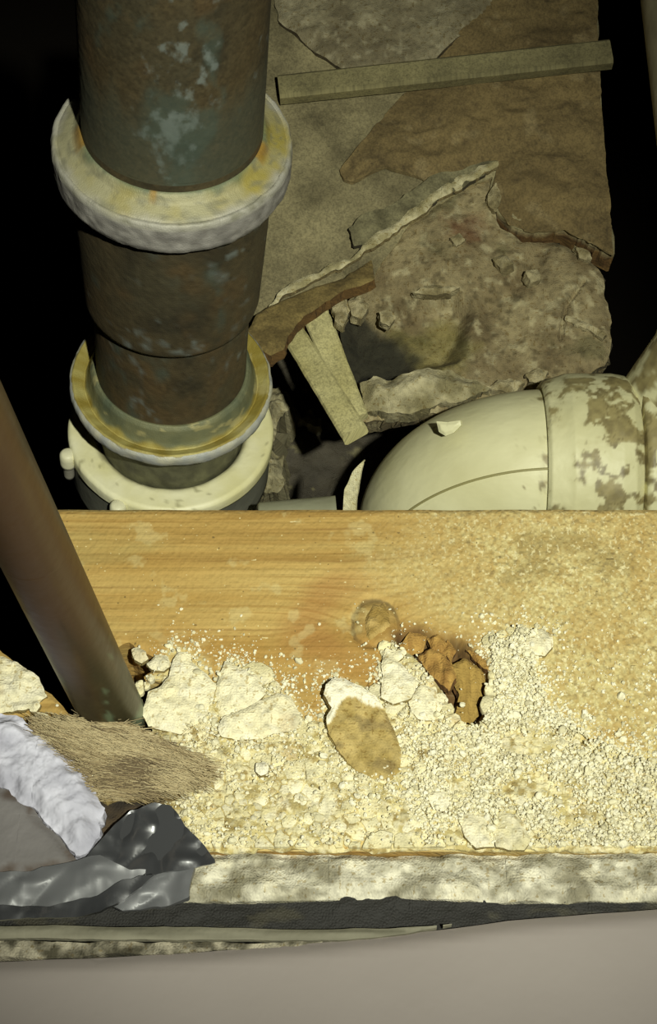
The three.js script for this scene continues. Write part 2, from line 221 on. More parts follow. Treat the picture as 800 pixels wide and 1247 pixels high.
{
  const g = sheetGeo({ f: plate, poly: plateEnd, holes: [pipeHole], res: 0.00125, t: 0.038, sideRough: 0, bottom: false, sideCol: () => [0.8, 0.76, 0.7], top: (u, v, d) => { const r = sdist(rotPoly, u, v); const kr = Math.hypot(u - knot[0], (v - knot[1]) * 0.8); return -0.0012 * (1 - sstep(0, 0.0022, d)) + 0.0006 * fbm(u * 60, v * 60, 3) - 0.0085 * sstep(-0.001, 0.004, r + 0.002 * fbm(u * 220, v * 220, 3)) - 0.0012 * sstep(0.0018, 0.0004, Math.abs(kr - 0.0082 + 0.002 * fbm(u * 160, v * 160, 3))); } });
  const p = group('wood_plate'); tag(p, 'honey coloured wooden plate lying across the opening, its front half caked with crumbled plaster', 'beam');
  mesh('board', g, M.plate, p);
  // soft rotted splinters standing in the hollow
  const spl = [[[[486, 788], [500, 768], [520, 774], [516, 792], [498, 800]], 0], [[[508, 796], [526, 786], [548, 800], [556, 822], [546, 838], [522, 816]], 1], [[[520, 776], [534, 768], [544, 782], [540, 796], [526, 790]], 2], [[[546, 776], [556, 790], [550, 804], [540, 792]], 3], [[[548, 812], [566, 800], [588, 814], [594, 836], [586, 868], [566, 890], [554, 872], [560, 846]], 4], [[[594, 830], [602, 824], [606, 846], [598, 872], [588, 874]], 5], [[[566, 788], [588, 796], [598, 816], [588, 812]], 6], [[[440, 836], [462, 812], [466, 838], [456, 852]], 7]];
  for (const [px, s] of spl) { const f = tilted(px[0][0], px[0][1], plate, 0.25 * n2(s * 3.3, 1), 0.25 * n2(s * 5.1, 8), -0.0002 + (s === 7 ? 0.0008 : 0)); mesh('wood_splinter', sheetGeo({ f, poly: jag(outline(f, px), 0.0012, 0.0005, s * 7), res: 0.0006, t: 0.004, top: (u, v, d) => -0.0012 * (1 - sstep(0, 0.0016, d)) + 0.0011 * fbm(u * 900 + s, v * 130, 4) + 0.0008 * fbm(u * 200 + s * 3, v * 200, 3), col: (u, v) => mix(mix(C('#86602a'), C('#b38d48'), clamp(0.5 + 0.9 * fbm(u * 700 + s, v * 160, 3))), C('#8d7c3c'), s === 4 ? 0.5 : 0.1), sideCol: () => C('#5c3f1a'), seed: s }), M.rot, p); }
  // old knot in the board: proud, cracked plug
  mesh('knot', sheetGeo({ f: plate, poly: jag(outline(plate, [[444, 752], [452, 735], [468, 733], [476, 745], [477, 762], [466, 772], [452, 782], [444, 776]]), 0.0015, 0.0007, 5), res: 0.0006, t: 0.002, top: (u, v, d) => -0.0006 + 0.0017 * sstep(0, 0.002, d) + 0.0009 * fbm(u * 420, v * 420, 4), col: (u, v) => mix(C('#8f7538'), C('#b49a5c'), clamp(0.5 + fbm(u * 300, v * 300, 4) * 1.3)) }), M.rot, p);
}
// subfloor under the plate, with the bored hole
tag(mesh('floor', sheetGeo({ f: lift(plate, -0.038), poly: [[-0.3, 0.0], [-0.3, -0.3], [0.3, -0.3], [0.3, 0.0]], holes: [pipeHole], res: 0.006, t: 0.02, sideRough: 0, col: () => [0.12, 0.09, 0.05] }), M.soil), null, null, null, 'structure');

// ---------------------------------------------------------------- crumbled plaster on the plate
const cream = C('#e6dfb8'), creamY = C('#ddd3a2'), creamW = C('#eee9d0'), creamG = C('#c2ba94'), ochreD = C('#a98a48');
function chalkCol(u, v, s = 0) { let c = mix(creamY, cream, clamp(0.5 + 1.4 * fbm(u * 90 + s, v * 90, 4))); c = mix(c, creamW, 0.6 * sstep(0.05, 0.35, fbm(u * 210 + s + 9, v * 210, 4))); c = mix(c, creamG, 0.55 * sstep(0.1, 0.4, fbm(u * 55 + 70, v * 55 + s, 4))); c = mix(c, ochreD, 0.5 * sstep(0.3, 0.46, fbm(u * 75 + 33, v * 75 + s, 4))); return c; }
const crust = group('plaster_crust');
tag(crust, 'pale crumbling plaster crust broken into small cracked pieces along the front of the wooden plate', 'plaster');
mesh('bed', sheetGeo({ f: lift(plate, 0.0003), poly: jag(crustPoly, 0.0025, 0.0016, 2), holes: [pipeHole], res: 0.0008, t: 0.0012, bottom: false, top: (u, v, d) => { const [a, b] = cells(u * 330 + fbm(u * 300, v * 300, 2), v * 330); return 0.0015 * sstep(0, 0.005, d) + 0.0016 * fbm(u * 160, v * 160, 5) + 0.0007 * sstep(0, 0.3, b - a) - 0.001; }, col: (u, v) => { const [a, b] = cells(u * 330 + fbm(u * 300, v * 300, 2), v * 330); return mix(mix(C('#a08e5a'), C('#c6b980'), clamp(0.55 + 1.5 * fbm(u * 170, v * 170, 5))), chalkCol(u, v), 0.8 * sstep(-0.1, 0.16, fbm(u * 480, v * 480, 4) + 0.3 * (b - a - 0.2))); } }), M.chalk, crust);
// fragments: Voronoi pieces, each with its own broken outline, height and tilt
{
  const r = rng(404), seeds = []; const keep = outline(plate, [[395, 826], [432, 822], [470, 856], [492, 910], [488, 950], [440, 945], [398, 890]]), flakes = [outline(plate, [[160, 905], [170, 850], [208, 790], [265, 822], [290, 800], [325, 845], [345, 835], [372, 886], [300, 905], [250, 895]])], tuft = outline(plate, [[90, 890], [180, 890], [245, 935], [220, 975], [262, 1050], [100, 1050]]);
  for (let tries = 0; tries < 40000 && seeds.length < 1100; tries++) {
    const u = -0.12 + r() * 0.27, v = -0.1385 + r() * 0.0865; const s = sdist(crustPoly, u, v); if (s < 0.0006) continue; if (inside(keep, u, v) || flakes.some(p => inside(p, u, v)) || inside(tuft, u, v) || sdist(rotPoly, u, v) > -0.001) continue;
    const granular = sstep(0.01, 0.075, u), big = fbm(u * 60 + 4, v * 60, 3); const R = (0.0016 + 0.0042 * clamp(0.35 + big * 1.9)) * (1 - 0.45 * granular) * (0.55 + 0.9 * r());
    if (r() < granular * 0.35) continue; if (seeds.some(q => (q[0] - u) ** 2 + (q[1] - v) ** 2 < ((q[2] + R) * 0.62) ** 2)) continue; seeds.push([u, v, R]);
  }
  const made = [];
  seeds.forEach(([u, v, R], i) => {
    let poly = []; const n = 10; for (let k = 0; k < n; k++) { const a = k / n * Math.PI * 2; poly.push([u + Math.cos(a) * R * 1.5, v + Math.sin(a) * R * 1.5]); }
    for (const q of seeds) { const dx = q[0] - u, dy = q[1] - v, D = Math.hypot(dx, dy); if (D === 0 || D > 3 * (R + q[2])) continue; const w = R / (R + q[2]), mx = u + dx * w, my = v + dy * w, out = []; for (let k = 0; k < poly.length; k++) { const a = poly[k], b = poly[(k + 1) % poly.length], da = ((a[0] - mx) * dx + (a[1] - my) * dy) / D, db = ((b[0] - mx) * dx + (b[1] - my) * dy) / D; if (da <= 0) out.push(a); if ((da < 0) !== (db < 0)) { const t = da / (da - db); out.push([a[0] + (b[0] - a[0]) * t, a[1] + (b[1] - a[1]) * t]); } } poly = out; if (poly.length < 3) return; }
    const gap = 0.0001 + 0.0002 * r(); let area = 0; poly.forEach((a, k) => { const b = poly[(k + 1) % poly.length]; area += a[0] * b[1] - a[1] * b[0]; }); if (area / 2 < 2e-6) return;
    const cx = poly.reduce((s, p) => s + p[0], 0) / poly.length, cy = poly.reduce((s, p) => s + p[1], 0) / poly.length; const rough = jag(poly.map(([x, y]) => { const d = Math.hypot(x - cx, y - cy) + 1e-9; return [x - (x - cx) / d * gap, y - (y - cy) / d * gap]; }), R * 0.55, R * 0.22, i).map(([x, y]) => [x, Math.max(y, -0.1397)]);
    const h = 0.0006 + 0.0008 * r() + 0.05 * Math.min(R, 0.006), tx = (r() - 0.5) * 0.16, ty = (r() - 0.5) * 0.16, P = [], T = [], CO = [], idx = [], m = rough.length; const base = 0.0002, tone = 0.88 + 0.2 * r();
    const put = (x, y, z, k) => { P.push(x, z, -y); T.push(x, y); const c = mul(chalkCol(x, y, i * 0.013), tone * k); CO.push(...c); };
    for (const [x, y] of rough) put(x, y, base - 0.001, 0.95);
    for (const [x, y] of rough) put(x * 0.985 + cx * 0.015, y * 0.985 + cy * 0.015, base + h * 0.66 + (x - cx) * tx + (y - cy) * ty + 0.0003 * n2(x * 2000, y * 2000), 1);
    for (const [x, y] of rough) put(x * 0.9 + cx * 0.1, y * 0.9 + cy * 0.1, base + h + (x - cx) * tx + (y - cy) * ty + 0.0004 * n2(x * 1500, y * 1500), 1);
    put(cx, cy, base + h * 1.08 + 0.0003 * n2(cx * 900, cy * 900), 1);
    for (let k = 0; k < m; k++) { const q = (k + 1) % m; for (let w = 0; w < 2; w++) idx.push(w * m + k, w * m + q, (w + 1) * m + k, w * m + q, (w + 1) * m + q, (w + 1) * m + k); idx.push(2 * m + k, 2 * m + q, 3 * m); }
    const g = new THREE.BufferGeometry(); g.setAttribute('position', new THREE.Float32BufferAttribute(P, 3)); g.setAttribute('uv', new THREE.Float32BufferAttribute(T, 2)); g.setAttribute('color', new THREE.Float32BufferAttribute(CO, 3)); g.setIndex(idx); g.computeVertexNormals(); made.push([area, g]);
  });
  made.sort((a, b) => b[0] - a[0]);
  made.slice(0, 290).forEach(([, g]) => mesh('fragment', g, M.chalk, crust));
  if (made.length > 290) tag(mesh('small_fragments', mergeGeometries(made.slice(290).map(m => m[1])), M.chalk, crust), null, null, null, 'stuff');
}
// loose grit: too fine to count
{
  const r = rng(77), g = new THREE.IcosahedronGeometry(1, 1); { const p = g.attributes.position; for (let i = 0; i < p.count; i++) { const k = 1 + 0.35 * n3(p.getX(i) * 1.7 + 5, p.getY(i) * 1.7, p.getZ(i) * 1.7); p.setXYZ(i, p.getX(i) * k, p.getY(i) * k * 0.75, p.getZ(i) * k); } g.computeVertexNormals(); }
  const spots = []; const rub = outline(plate, [[585, 780], [640, 752], [668, 775], [660, 830], [700, 890], [640, 1000], [500, 1000], [500, 900], [590, 890]]);
  for (let i = 0; i < 200000 && spots.length < 24000; i++) {
    const u = -0.125 + r() * 0.28, v = -0.1395 + r() * 0.098; if (inside(pipeHole, u, v) || (sdist(rotPoly, u, v) > -0.0005 && r() > 0.06)) continue; const s = sdist(crustPoly, u, v), right = sstep(0.015, 0.11, u), rb = sstep(-0.008, 0.006, sdist(rub, u, v));
    const dens = s > 0 ? 0.16 + 0.5 * right + 0.45 * rb : 0.55 * Math.exp(s / 0.004) + 0.10 * right * sstep(-0.045, -0.1, v); if (r() > dens * clamp(0.55 + 1.4 * fbm(u * 110 + 8, v * 110, 3))) continue;
    const q = r(), sz = 0.00018 + 0.00062 * q * q * q + (r() < 0.015 ? 0.0008 : 0); spots.push([u, v, sz, s]);
  }
  const im = new THREE.InstancedMesh(g, M.crumb, spots.length); im.name = numbered('plaster_grit'); im.castShadow = im.receiveShadow = true; const o = new THREE.Object3D(), c = new THREE.Color();
  spots.forEach(([u, v, s, e], i) => { o.position.set(u, (e > 0 ? 0.0012 + 0.0014 * r() : 0) + s * 0.5, -v); o.rotation.set(r() * 6, r() * 6, r() * 6); o.scale.set(s * (0.8 + r() * 0.5), s * (0.8 + r() * 0.4), s * (0.8 + r() * 0.5)); o.updateMatrix(); im.setMatrixAt(i, o.matrix); const k = mul(mix(mix(cream, creamW, r()), creamG, r() < 0.25 ? 0.8 : r() * 0.2), 0.9 + 0.1 * r()); c.setRGB(...k); im.setColorAt(i, c); });
  tag(im, 'fine cream plaster grit scattered over the front of the wooden plate', 'grit', null, 'stuff'); scene.add(im);
}
// single flakes lying on the crust
function flake(px, label, { h = 0.003, ax = 0, az = 0, t = 0.0022, amp = 0.0006, seed = 1, bump = 0.0009, col, name = 'plaster_flake', cat = 'plaster flake', res = 0.0006, f0 = plate, mat = M.chalk, sideCol, crown = 0.0006, group: grp } = {}) {
  const cx = px.reduce((s, p) => s + p[0], 0) / px.length, cy = px.reduce((s, p) => s + p[1], 0) / px.length, f = tilted(cx, cy, f0, ax, az, h);
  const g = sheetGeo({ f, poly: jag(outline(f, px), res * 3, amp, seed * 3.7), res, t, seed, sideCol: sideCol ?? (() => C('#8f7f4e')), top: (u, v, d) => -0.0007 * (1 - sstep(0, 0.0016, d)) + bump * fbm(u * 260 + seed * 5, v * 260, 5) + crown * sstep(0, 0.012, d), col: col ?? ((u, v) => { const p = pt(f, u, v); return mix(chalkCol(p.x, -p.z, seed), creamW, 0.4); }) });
  return tag(mesh(name, g, mat), label, cat, grp);
}
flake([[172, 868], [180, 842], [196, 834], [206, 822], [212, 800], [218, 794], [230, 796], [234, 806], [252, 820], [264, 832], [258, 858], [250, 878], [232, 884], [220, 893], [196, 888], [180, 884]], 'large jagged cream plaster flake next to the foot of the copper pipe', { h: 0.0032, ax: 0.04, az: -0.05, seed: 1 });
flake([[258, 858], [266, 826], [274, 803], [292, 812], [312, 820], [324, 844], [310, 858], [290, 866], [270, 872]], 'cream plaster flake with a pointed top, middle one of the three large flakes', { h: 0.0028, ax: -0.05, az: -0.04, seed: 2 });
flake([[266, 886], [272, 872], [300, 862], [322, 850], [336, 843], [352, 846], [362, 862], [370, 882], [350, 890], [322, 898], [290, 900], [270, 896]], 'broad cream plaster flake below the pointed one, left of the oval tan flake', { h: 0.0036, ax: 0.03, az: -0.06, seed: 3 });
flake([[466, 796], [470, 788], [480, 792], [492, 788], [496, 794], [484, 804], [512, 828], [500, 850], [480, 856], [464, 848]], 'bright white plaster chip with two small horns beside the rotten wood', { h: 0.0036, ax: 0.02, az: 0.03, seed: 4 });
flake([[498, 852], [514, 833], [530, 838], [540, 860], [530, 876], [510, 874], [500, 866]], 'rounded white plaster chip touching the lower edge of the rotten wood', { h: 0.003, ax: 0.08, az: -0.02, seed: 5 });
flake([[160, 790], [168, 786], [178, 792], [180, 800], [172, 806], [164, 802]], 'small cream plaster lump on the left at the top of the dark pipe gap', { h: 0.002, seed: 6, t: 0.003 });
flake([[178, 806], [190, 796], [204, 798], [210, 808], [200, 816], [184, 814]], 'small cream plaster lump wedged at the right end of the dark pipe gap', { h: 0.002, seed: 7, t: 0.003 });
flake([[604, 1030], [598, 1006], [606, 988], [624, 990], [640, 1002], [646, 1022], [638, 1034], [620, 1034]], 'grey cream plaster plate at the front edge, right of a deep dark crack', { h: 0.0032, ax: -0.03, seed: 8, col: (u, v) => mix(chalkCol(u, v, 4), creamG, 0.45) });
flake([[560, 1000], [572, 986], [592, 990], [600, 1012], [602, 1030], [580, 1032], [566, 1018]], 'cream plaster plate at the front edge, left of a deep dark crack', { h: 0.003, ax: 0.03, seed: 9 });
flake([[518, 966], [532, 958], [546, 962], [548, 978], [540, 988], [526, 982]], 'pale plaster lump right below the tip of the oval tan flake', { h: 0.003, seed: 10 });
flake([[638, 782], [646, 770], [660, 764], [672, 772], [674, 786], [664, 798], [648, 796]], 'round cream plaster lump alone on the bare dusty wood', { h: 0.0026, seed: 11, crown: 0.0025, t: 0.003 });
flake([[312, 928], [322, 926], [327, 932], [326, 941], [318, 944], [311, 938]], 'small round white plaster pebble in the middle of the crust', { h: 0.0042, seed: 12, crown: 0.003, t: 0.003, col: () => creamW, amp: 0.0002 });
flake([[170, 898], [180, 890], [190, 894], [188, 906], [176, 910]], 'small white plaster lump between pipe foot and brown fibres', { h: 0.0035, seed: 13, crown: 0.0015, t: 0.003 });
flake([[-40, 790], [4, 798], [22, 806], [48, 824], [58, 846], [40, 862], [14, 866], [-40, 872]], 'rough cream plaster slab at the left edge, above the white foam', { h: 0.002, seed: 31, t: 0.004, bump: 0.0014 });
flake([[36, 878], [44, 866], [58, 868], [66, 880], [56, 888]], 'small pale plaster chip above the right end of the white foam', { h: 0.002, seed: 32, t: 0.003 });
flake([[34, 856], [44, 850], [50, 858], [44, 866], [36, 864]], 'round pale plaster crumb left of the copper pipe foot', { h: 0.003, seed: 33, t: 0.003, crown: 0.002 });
// the oval flake: tan paper face with a white plaster cap
{
  const px = [[394, 846], [396, 834], [404, 827], [420, 826], [440, 836], [458, 848], [470, 868], [482, 890], [489, 916], [488, 938], [476, 948], [458, 948], [434, 938], [414, 916], [400, 892], [398, 872], [404, 862]];
  const f = tilted(440, 890, plate, 0.06, -0.1, 0.0050), pol = jag(outline(f, px), 0.0018, 0.00045, 8), capP = outline(f, [[380, 815], [450, 815], [480, 868], [462, 862], [440, 854], [420, 850], [412, 858], [408, 872], [400, 880], [380, 880]]);
  const k = tag(mesh('plaster_flake', sheetGeo({ f, poly: pol, res: 0.0005, t: 0.003, seed: 5, top: (u, v, d) => -0.0008 * (1 - sstep(0, 0.0016, d)) + 0.0006 * fbm(u * 300, v * 300, 5) + 0.0011 * sstep(-0.0005, 0.001, sdist(capP, u, v) + 0.0012 * fbm(u * 500, v * 500, 3)), col: (u, v) => { const w = sstep(-0.0004, 0.0004, sdist(capP, u, v) + 0.0016 * fbm(u * 500, v * 500, 3)); let c = mix(C('#9f8a4e'), C('#b9a468'), clamp(0.5 + 1.3 * fbm(u * 240, v * 240, 4))); c = mix(c, C('#86744a'), 0.7 * sstep(0.1, 0.35, fbm(u * 130 + 4, v * 130, 3))); return mix(c, creamW, w); }, sideCol: () => C('#b09c60') }), M.chalk), 'oval tan flake with a white plaster cap, lying loose on the crust', 'plaster flake');
}

// ---------------------------------------------------------------- thin copper pipe through the plate
const copA = at(139, 872, 0.645), copT = at(0, 583, 0.5125);
{
  const ax = copT.clone().sub(copA).normalize(), A = copA.clone().addScaledVector(ax, -0.12), B = copA.clone().addScaledVector(ax, 0.42);
  const g = turned(A, B, [[0.0098, 0], [0.0113, 0], [0.0113, 0.54], [0.0098, 0.54], [0.0098, 0]], { nu: 72, step: 0.0022, disp: (c, s, l) => 0.00006 * fbm(c * 3 + l * 60, s * 3, 3), col: (c, s, l, r, y) => { const q = y - 0.12; let k = mix(C('#4e3a25'), C('#3f3a26'), sstep(0.10, 0.02, q + 0.03 * fbm3(c * 2, s * 2, l * 30, 3))); k = mix(k, C('#5c4a2b'), 0.6 * sstep(0.05, 0.4, fbm3(c * 1.5 + 4, s * 1.5, l * 22, 4))); k = mix(k, C('#33291c'), 0.6 * sstep(0.08, 0.4, fbm3(c * 2.2 + 9, s * 2.2, l * 34, 4))); k = mix(k, C('#6f8064'), 0.75 * sstep(0.28, 0.4, fbm3(c * 2.5 + 30, s * 2.5, l * 120, 3)) * sstep(0.08, 0.02, q)); k = mix(k, C('#7c8a70'), 0.7 * sstep(0.007, 0.002, Math.abs(q - 0.004 + 0.004 * fbm3(c * 2, s * 2, 1, 3)))); return k; } });
  const p = group('copper_pipe'); tag(p, 'thin tarnished brown copper pipe standing in a ragged hole in the wooden plate', 'pipe');
  mesh('tube', g, new THREE.MeshStandardMaterial({ vertexColors: true, roughness: 0.4, metalness: 0.3, bumpMap: softBump, bumpScale: 0.0002 }), p);
}

// ---------------------------------------------------------------- big copper stack with two fittings and a plastic hub
const D0 = 0.73, VPY = 2164; const axPt = py => at(211 - 3 * py / 560, py, D0 * VPY / (VPY - py));
const stackTop = axPt(-60), stackDir = axPt(560).sub(axPt(0)).normalize(); const sAt = py => axPt(py).sub(stackTop).dot(stackDir);
const onStack = s => stackTop.clone().addScaledVector(stackDir, s);
function pipeCol(c, s, l, y) {
  let k = mix(C('#4a4431'), C('#52462e'), clamp(0.5 + 1.4 * fbm3(c * 1.6, s * 1.6, y * 26, 4))); k = mix(k, C('#2c2a20'), 0.6 * sstep(0, 0.4, fbm3(c * 2 + 12, s * 2, y * 40, 4))); k = mix(k, C('#5e4c30'), 0.6 * sstep(0.05, 0.35, fbm3(c * 2.4 + 5, s * 2.4, y * 44, 3)));
  return mul(k, 1 + 0.55 * fbm3(c * 28 + 4, s * 28, y * 700, 4));
}
const patina = (k, c, s, y, lo) => mix(mix(k, C('#4b5a50'), 0.55 * sstep(lo - 0.2, lo + 0.2, fbm3(c * 3.2 + 3, s * 3.2, y * 55, 5))), C('#848e88'), 0.62 * sstep(lo - 0.08, lo + 0.42, fbm3(c * 9 + 3, s * 9, y * 170, 6) + 0.5 * fbm3(c * 2.4, s * 2.4 + 8, y * 45, 3)));
{
  const st = group('drain_stack'); tag(st, 'big tarnished copper drain pipe with two crusted collars, at the left', 'pipe');
  const metal = M.metal, T = stackTop, E = onStack(1);
  const s1 = sAt(172), s1b = s1 + 0.017, s2 = sAt(356), s3 = sAt(461), sEnd = sAt(560) + 0.03;
  // upper length of pipe
  const pc = (c, s, l, r, y) => { let k = pipeCol(c, s, l, y); const zone = Math.exp(-(((y - sAt(118)) / 0.055) ** 2)) * sstep(0.2, -0.25, Math.abs(c - 0.12) - 0.45); k = patina(k, c, s, y, 0.50 - 0.60 * zone); return mix(k, C('#4f5c50'), 0.38 * sstep(s1 - 0.034, s1 - 0.006, y + 0.014 * fbm3(c * 5, s * 5, 2, 4))); };
  const tc = tex(1400, 700, 2 * Math.PI * 0.0395, s1 + 0.02, (u, v) => { const a = u / 0.0395; return pc(Math.cos(a), Math.sin(a), 0, 0, v); });
  mesh('pipe_upper', turned(T, E, [[0.0375, -0.03], [0.0395, -0.03], [0.0395, s1 + 0.012]], { uvr: 0.0395, nu: 128, step: 0.004 }), new THREE.MeshStandardMaterial({ map: tc, roughness: 0.62, metalness: 0.2, bumpMap: softBump, bumpScale: 0.0004 }), st);
  // upper collar: sloping rim with chalky oxide, worn lip
  const yel = C('#9c8f48'), pale = C('#a29d7a'), lav = C('#a5a294'), grn = C('#5d6b52'), ora = C('#9c7526');
  const ringCol = (c, s, l, r, y, r0, r1) => { const q = (r - r0) / (r1 - r0); let k = mix(pale, yel, clamp(0.22 + 0.45 * c + 1.3 * fbm3(c * 4, s * 4, r * 90 + 2, 5))); k = mix(k, lav, sstep(0.55, 1.0, q + 0.4 * fbm3(c * 5, s * 5, y * 90, 3))); k = mix(k, C('#77755f'), 0.65 * sstep(0.0, 0.36, fbm3(c * 9 + 8, s * 9, r * 300 + y * 300, 5))); k = mix(k, grn, 0.8 * sstep(0.2, -0.02, q + 0.2 * fbm3(c * 5, s * 5, 3, 3))); k = mix(k, ora, 0.8 * sstep(0.22, 0.4, fbm3(c * 3.5 + 21, s * 3.5, 5, 3)) * sstep(0.4, 0.1, q)); k = mix(k, mix(C('#7f7b74'), C('#a7a39a'), clamp(0.5 + 1.6 * fbm3(c * 11, s * 11, y * 260, 4))), sstep(s1 + 0.0008, s1 + 0.0028, y)); return k; };
  mesh('collar', turned(T, E, [[0.0385, s1 - 0.0085], [0.0405, s1 - 0.0080], [0.043, s1 - 0.0045], [0.0500, s1 - 0.0012], [0.0506, s1 - 0.0004], [0.0512, s1 - 0.0016], [0.0524, s1 - 0.0008], [0.0531, s1 + 0.0012], [0.0528, s1b - 0.004], [0.0515, s1b - 0.001], [0.0500, s1b], [0.043, s1b + 0.002]], { nu: 180, step: 0.0012, disp: (c, s, l, r, y) => 0.0005 * fbm3(c * 5, s * 5, y * 110, 4) + (r > 0.05 ? 0.0007 * fbm3(c * 16, s * 16, y * 300, 3) : 0), col: (c, s, l, r, y) => ringCol(c, s, l, r, y, 0.039, 0.053) }), metal, st);
  // sleeve below it
  mesh('sleeve', turned(T, E, [[0.040, s1b - 0.004], [0.0446, s1b - 0.002], [0.0443, s1b + 0.03], [0.0425, s2 - 0.004], [0.0418, s2 - 0.0008], [0.0395, s2]], { nu: 128, step: 0.002, disp: (c, s, l) => 0.0002 * fbm3(c * 4, s * 4, l * 60, 3), col: (c, s, l, r, y) => patina(pipeCol(c * 1.1 + 2, s, l, y), c + 1.3, s, y, 0.3) }), metal, st);
  mesh('pipe_lower', turned(T, E, [[0.0380, s2 - 0.01], [0.0380, s3 + 0.03], [0.034, s3 + 0.03]], { nu: 128, step: 0.002, col: (c, s, l, r, y) => { let k = patina(pipeCol(c + 4, s, l, y), c + 2.2, s, y, 0.36); return mix(k, C('#7f8062'), 0.5 * sstep(s3 - 0.004, s3 + 0.012, y + 0.006 * fbm3(c * 4, s * 4, 1, 3))); } }), metal, st);
  // lower cup: flared bell seen from above, ochre inside, chalky lip
  const cupCol = (c, s, l, r, y) => { const q = (r - 0.038) / 0.0132; let k = mix(C('#5b634d'), C('#7a7a58'), clamp(0.5 + 1.3 * fbm3(c * 4, s * 4, y * 70, 4))); k = mix(k, mix(C('#948338'), C('#b5aa66'), clamp(0.5 + 1.3 * fbm3(c * 7, s * 7, y * 90, 4))), sstep(0.34, 0.46, q + 0.12 * fbm3(c * 5, s * 5, 2, 3))); k = mix(k, lav, sstep(0.93, 0.99, q)); k = mix(k, C('#b4aa74'), 0.6 * sstep(0.26, 0.34, fbm3(c * 4 + 2, s * 4, y * 210, 4))); return k; };
  mesh('bell', turned(T, E, [[0.0376, s3 - 0.010], [0.0392, s3 - 0.0105], [0.0408, s3 - 0.0085], [0.0425, s3 - 0.001], [0.0442, s3 + 0.0025], [0.0452, s3 + 0.0015], [0.0498, s3 - 0.0012], [0.0510, s3], [0.0514, s3 + 0.0015]], { nu: 180, step: 0.0008, disp: (c, s, l, r) => 0.0007 * fbm3(c * 7, s * 7, r * 300, 4), col: cupCol }), metal, st);
  mesh('bell_lip', turned(T, E, [[0.0505, s3 - 0.0006], [0.0516, s3 + 0.0002], [0.0521, s3 + 0.0025], [0.0516, s3 + 0.0056], [0.050, s3 + 0.0066], [0.046, s3 + 0.009], [0.0405, s3 + 0.018], [0.0388, s3 + 0.024], [0.0380, s3 + 0.075]], { nu: 180, step: 0.0012, disp: (c, s, l, r, y) => 0.0008 * fbm3(c * 9, s * 9, y * 200, 4), col: (c, s, l, r, y) => { const q = y - s3; let k = mix(C('#a6a8a2'), C('#c6c2a8'), clamp(0.5 + 1.5 * fbm3(c * 8, s * 8, y * 150, 4))); return mix(k, mix(C('#4a4938'), C('#6d6c50'), clamp(0.5 + 1.4 * fbm3(c * 6, s * 6, y * 120, 4))), sstep(0.0055, 0.0085, q + 0.001 * fbm3(c * 8, s * 8, 4, 3))); } }), metal, st);
}
{
  const s4 = sAt(520); const hub = group('hub_ring'); tag(hub, 'cream plastic hub ring with white bolt heads below the drain stack', 'pipe fitting');
  const T = stackTop, E = onStack(1), wc = (c, s, l, r, y) => { let k = mix(C('#dcd6a0'), C('#ece8c0'), clamp(0.5 + 1.2 * fbm3(c * 3, s * 3, r * 70, 4))); k = mix(k, C('#8f8a62'), 0.6 * sstep(0.26, 0.36, fbm3(c * 13 + 3, s * 13, r * 260 + y * 90, 4))); return mix(k, C('#6a6648'), 0.75 * sstep(0.0422, 0.0395, r + 0.0016 * fbm3(c * 6, s * 6, 1, 3))); };
  mesh('ring', turned(T, E, [[0.0386, s4 + 0.012], [0.0388, s4 + 0.0025], [0.0402, s4 + 0.0008], [0.043, s4], [0.0530, s4], [0.0543, s4 + 0.0012], [0.0547, s4 + 0.0035], [0.0547, s4 + 0.008], [0.053, s4 + 0.0085]], { nu: 160, step: 0.0012, disp: (c, s, l, r, y) => 0.00035 * fbm3(c * 6, s * 6, y * 100, 4), col: wc }), M.pvc, hub);
  mesh('body', turned(T, E, [[0.0535, s4 + 0.0075], [0.0535, s4 + 0.035], [0.050, s4 + 0.038], [0.046, s4 + 0.11], [0.043, s4 + 0.11]], { nu: 96, step: 0.004, col: (c, s, l) => mix(C('#5c5c50'), C('#77776a'), clamp(0.5 + fbm3(c * 4, s * 4, l * 50, 3))) }), M.pvc, hub);
  const side = new THREE.Vector3(1, 0, 0).addScaledVector(stackDir, -stackDir.x).normalize(), w = new THREE.Vector3().crossVectors(stackDir, side);
  const bolt = (deg) => { const a = deg * Math.PI / 180, d = side.clone().multiplyScalar(Math.cos(a)).addScaledVector(w, Math.sin(a)), A = onStack(s4 + 0.004).addScaledVector(d, 0.0565), B = A.clone().addScaledVector(stackDir, 0.02); mesh('bolt', turned(A, B, [[0, -0.003], [0.0028, -0.003], [0.0042, -0.0018], [0.0044, 0.001], [0.0044, 0.007], [0.003, 0.0075], [0.0028, 0.018], [0, 0.018]], { nu: 20, step: 0.002, col: (c, s, l, r, y) => y < 0.006 ? C('#e0dcb8') : C('#8d897a') }), M.pvc, hub); };
  bolt(160); bolt(116);
}

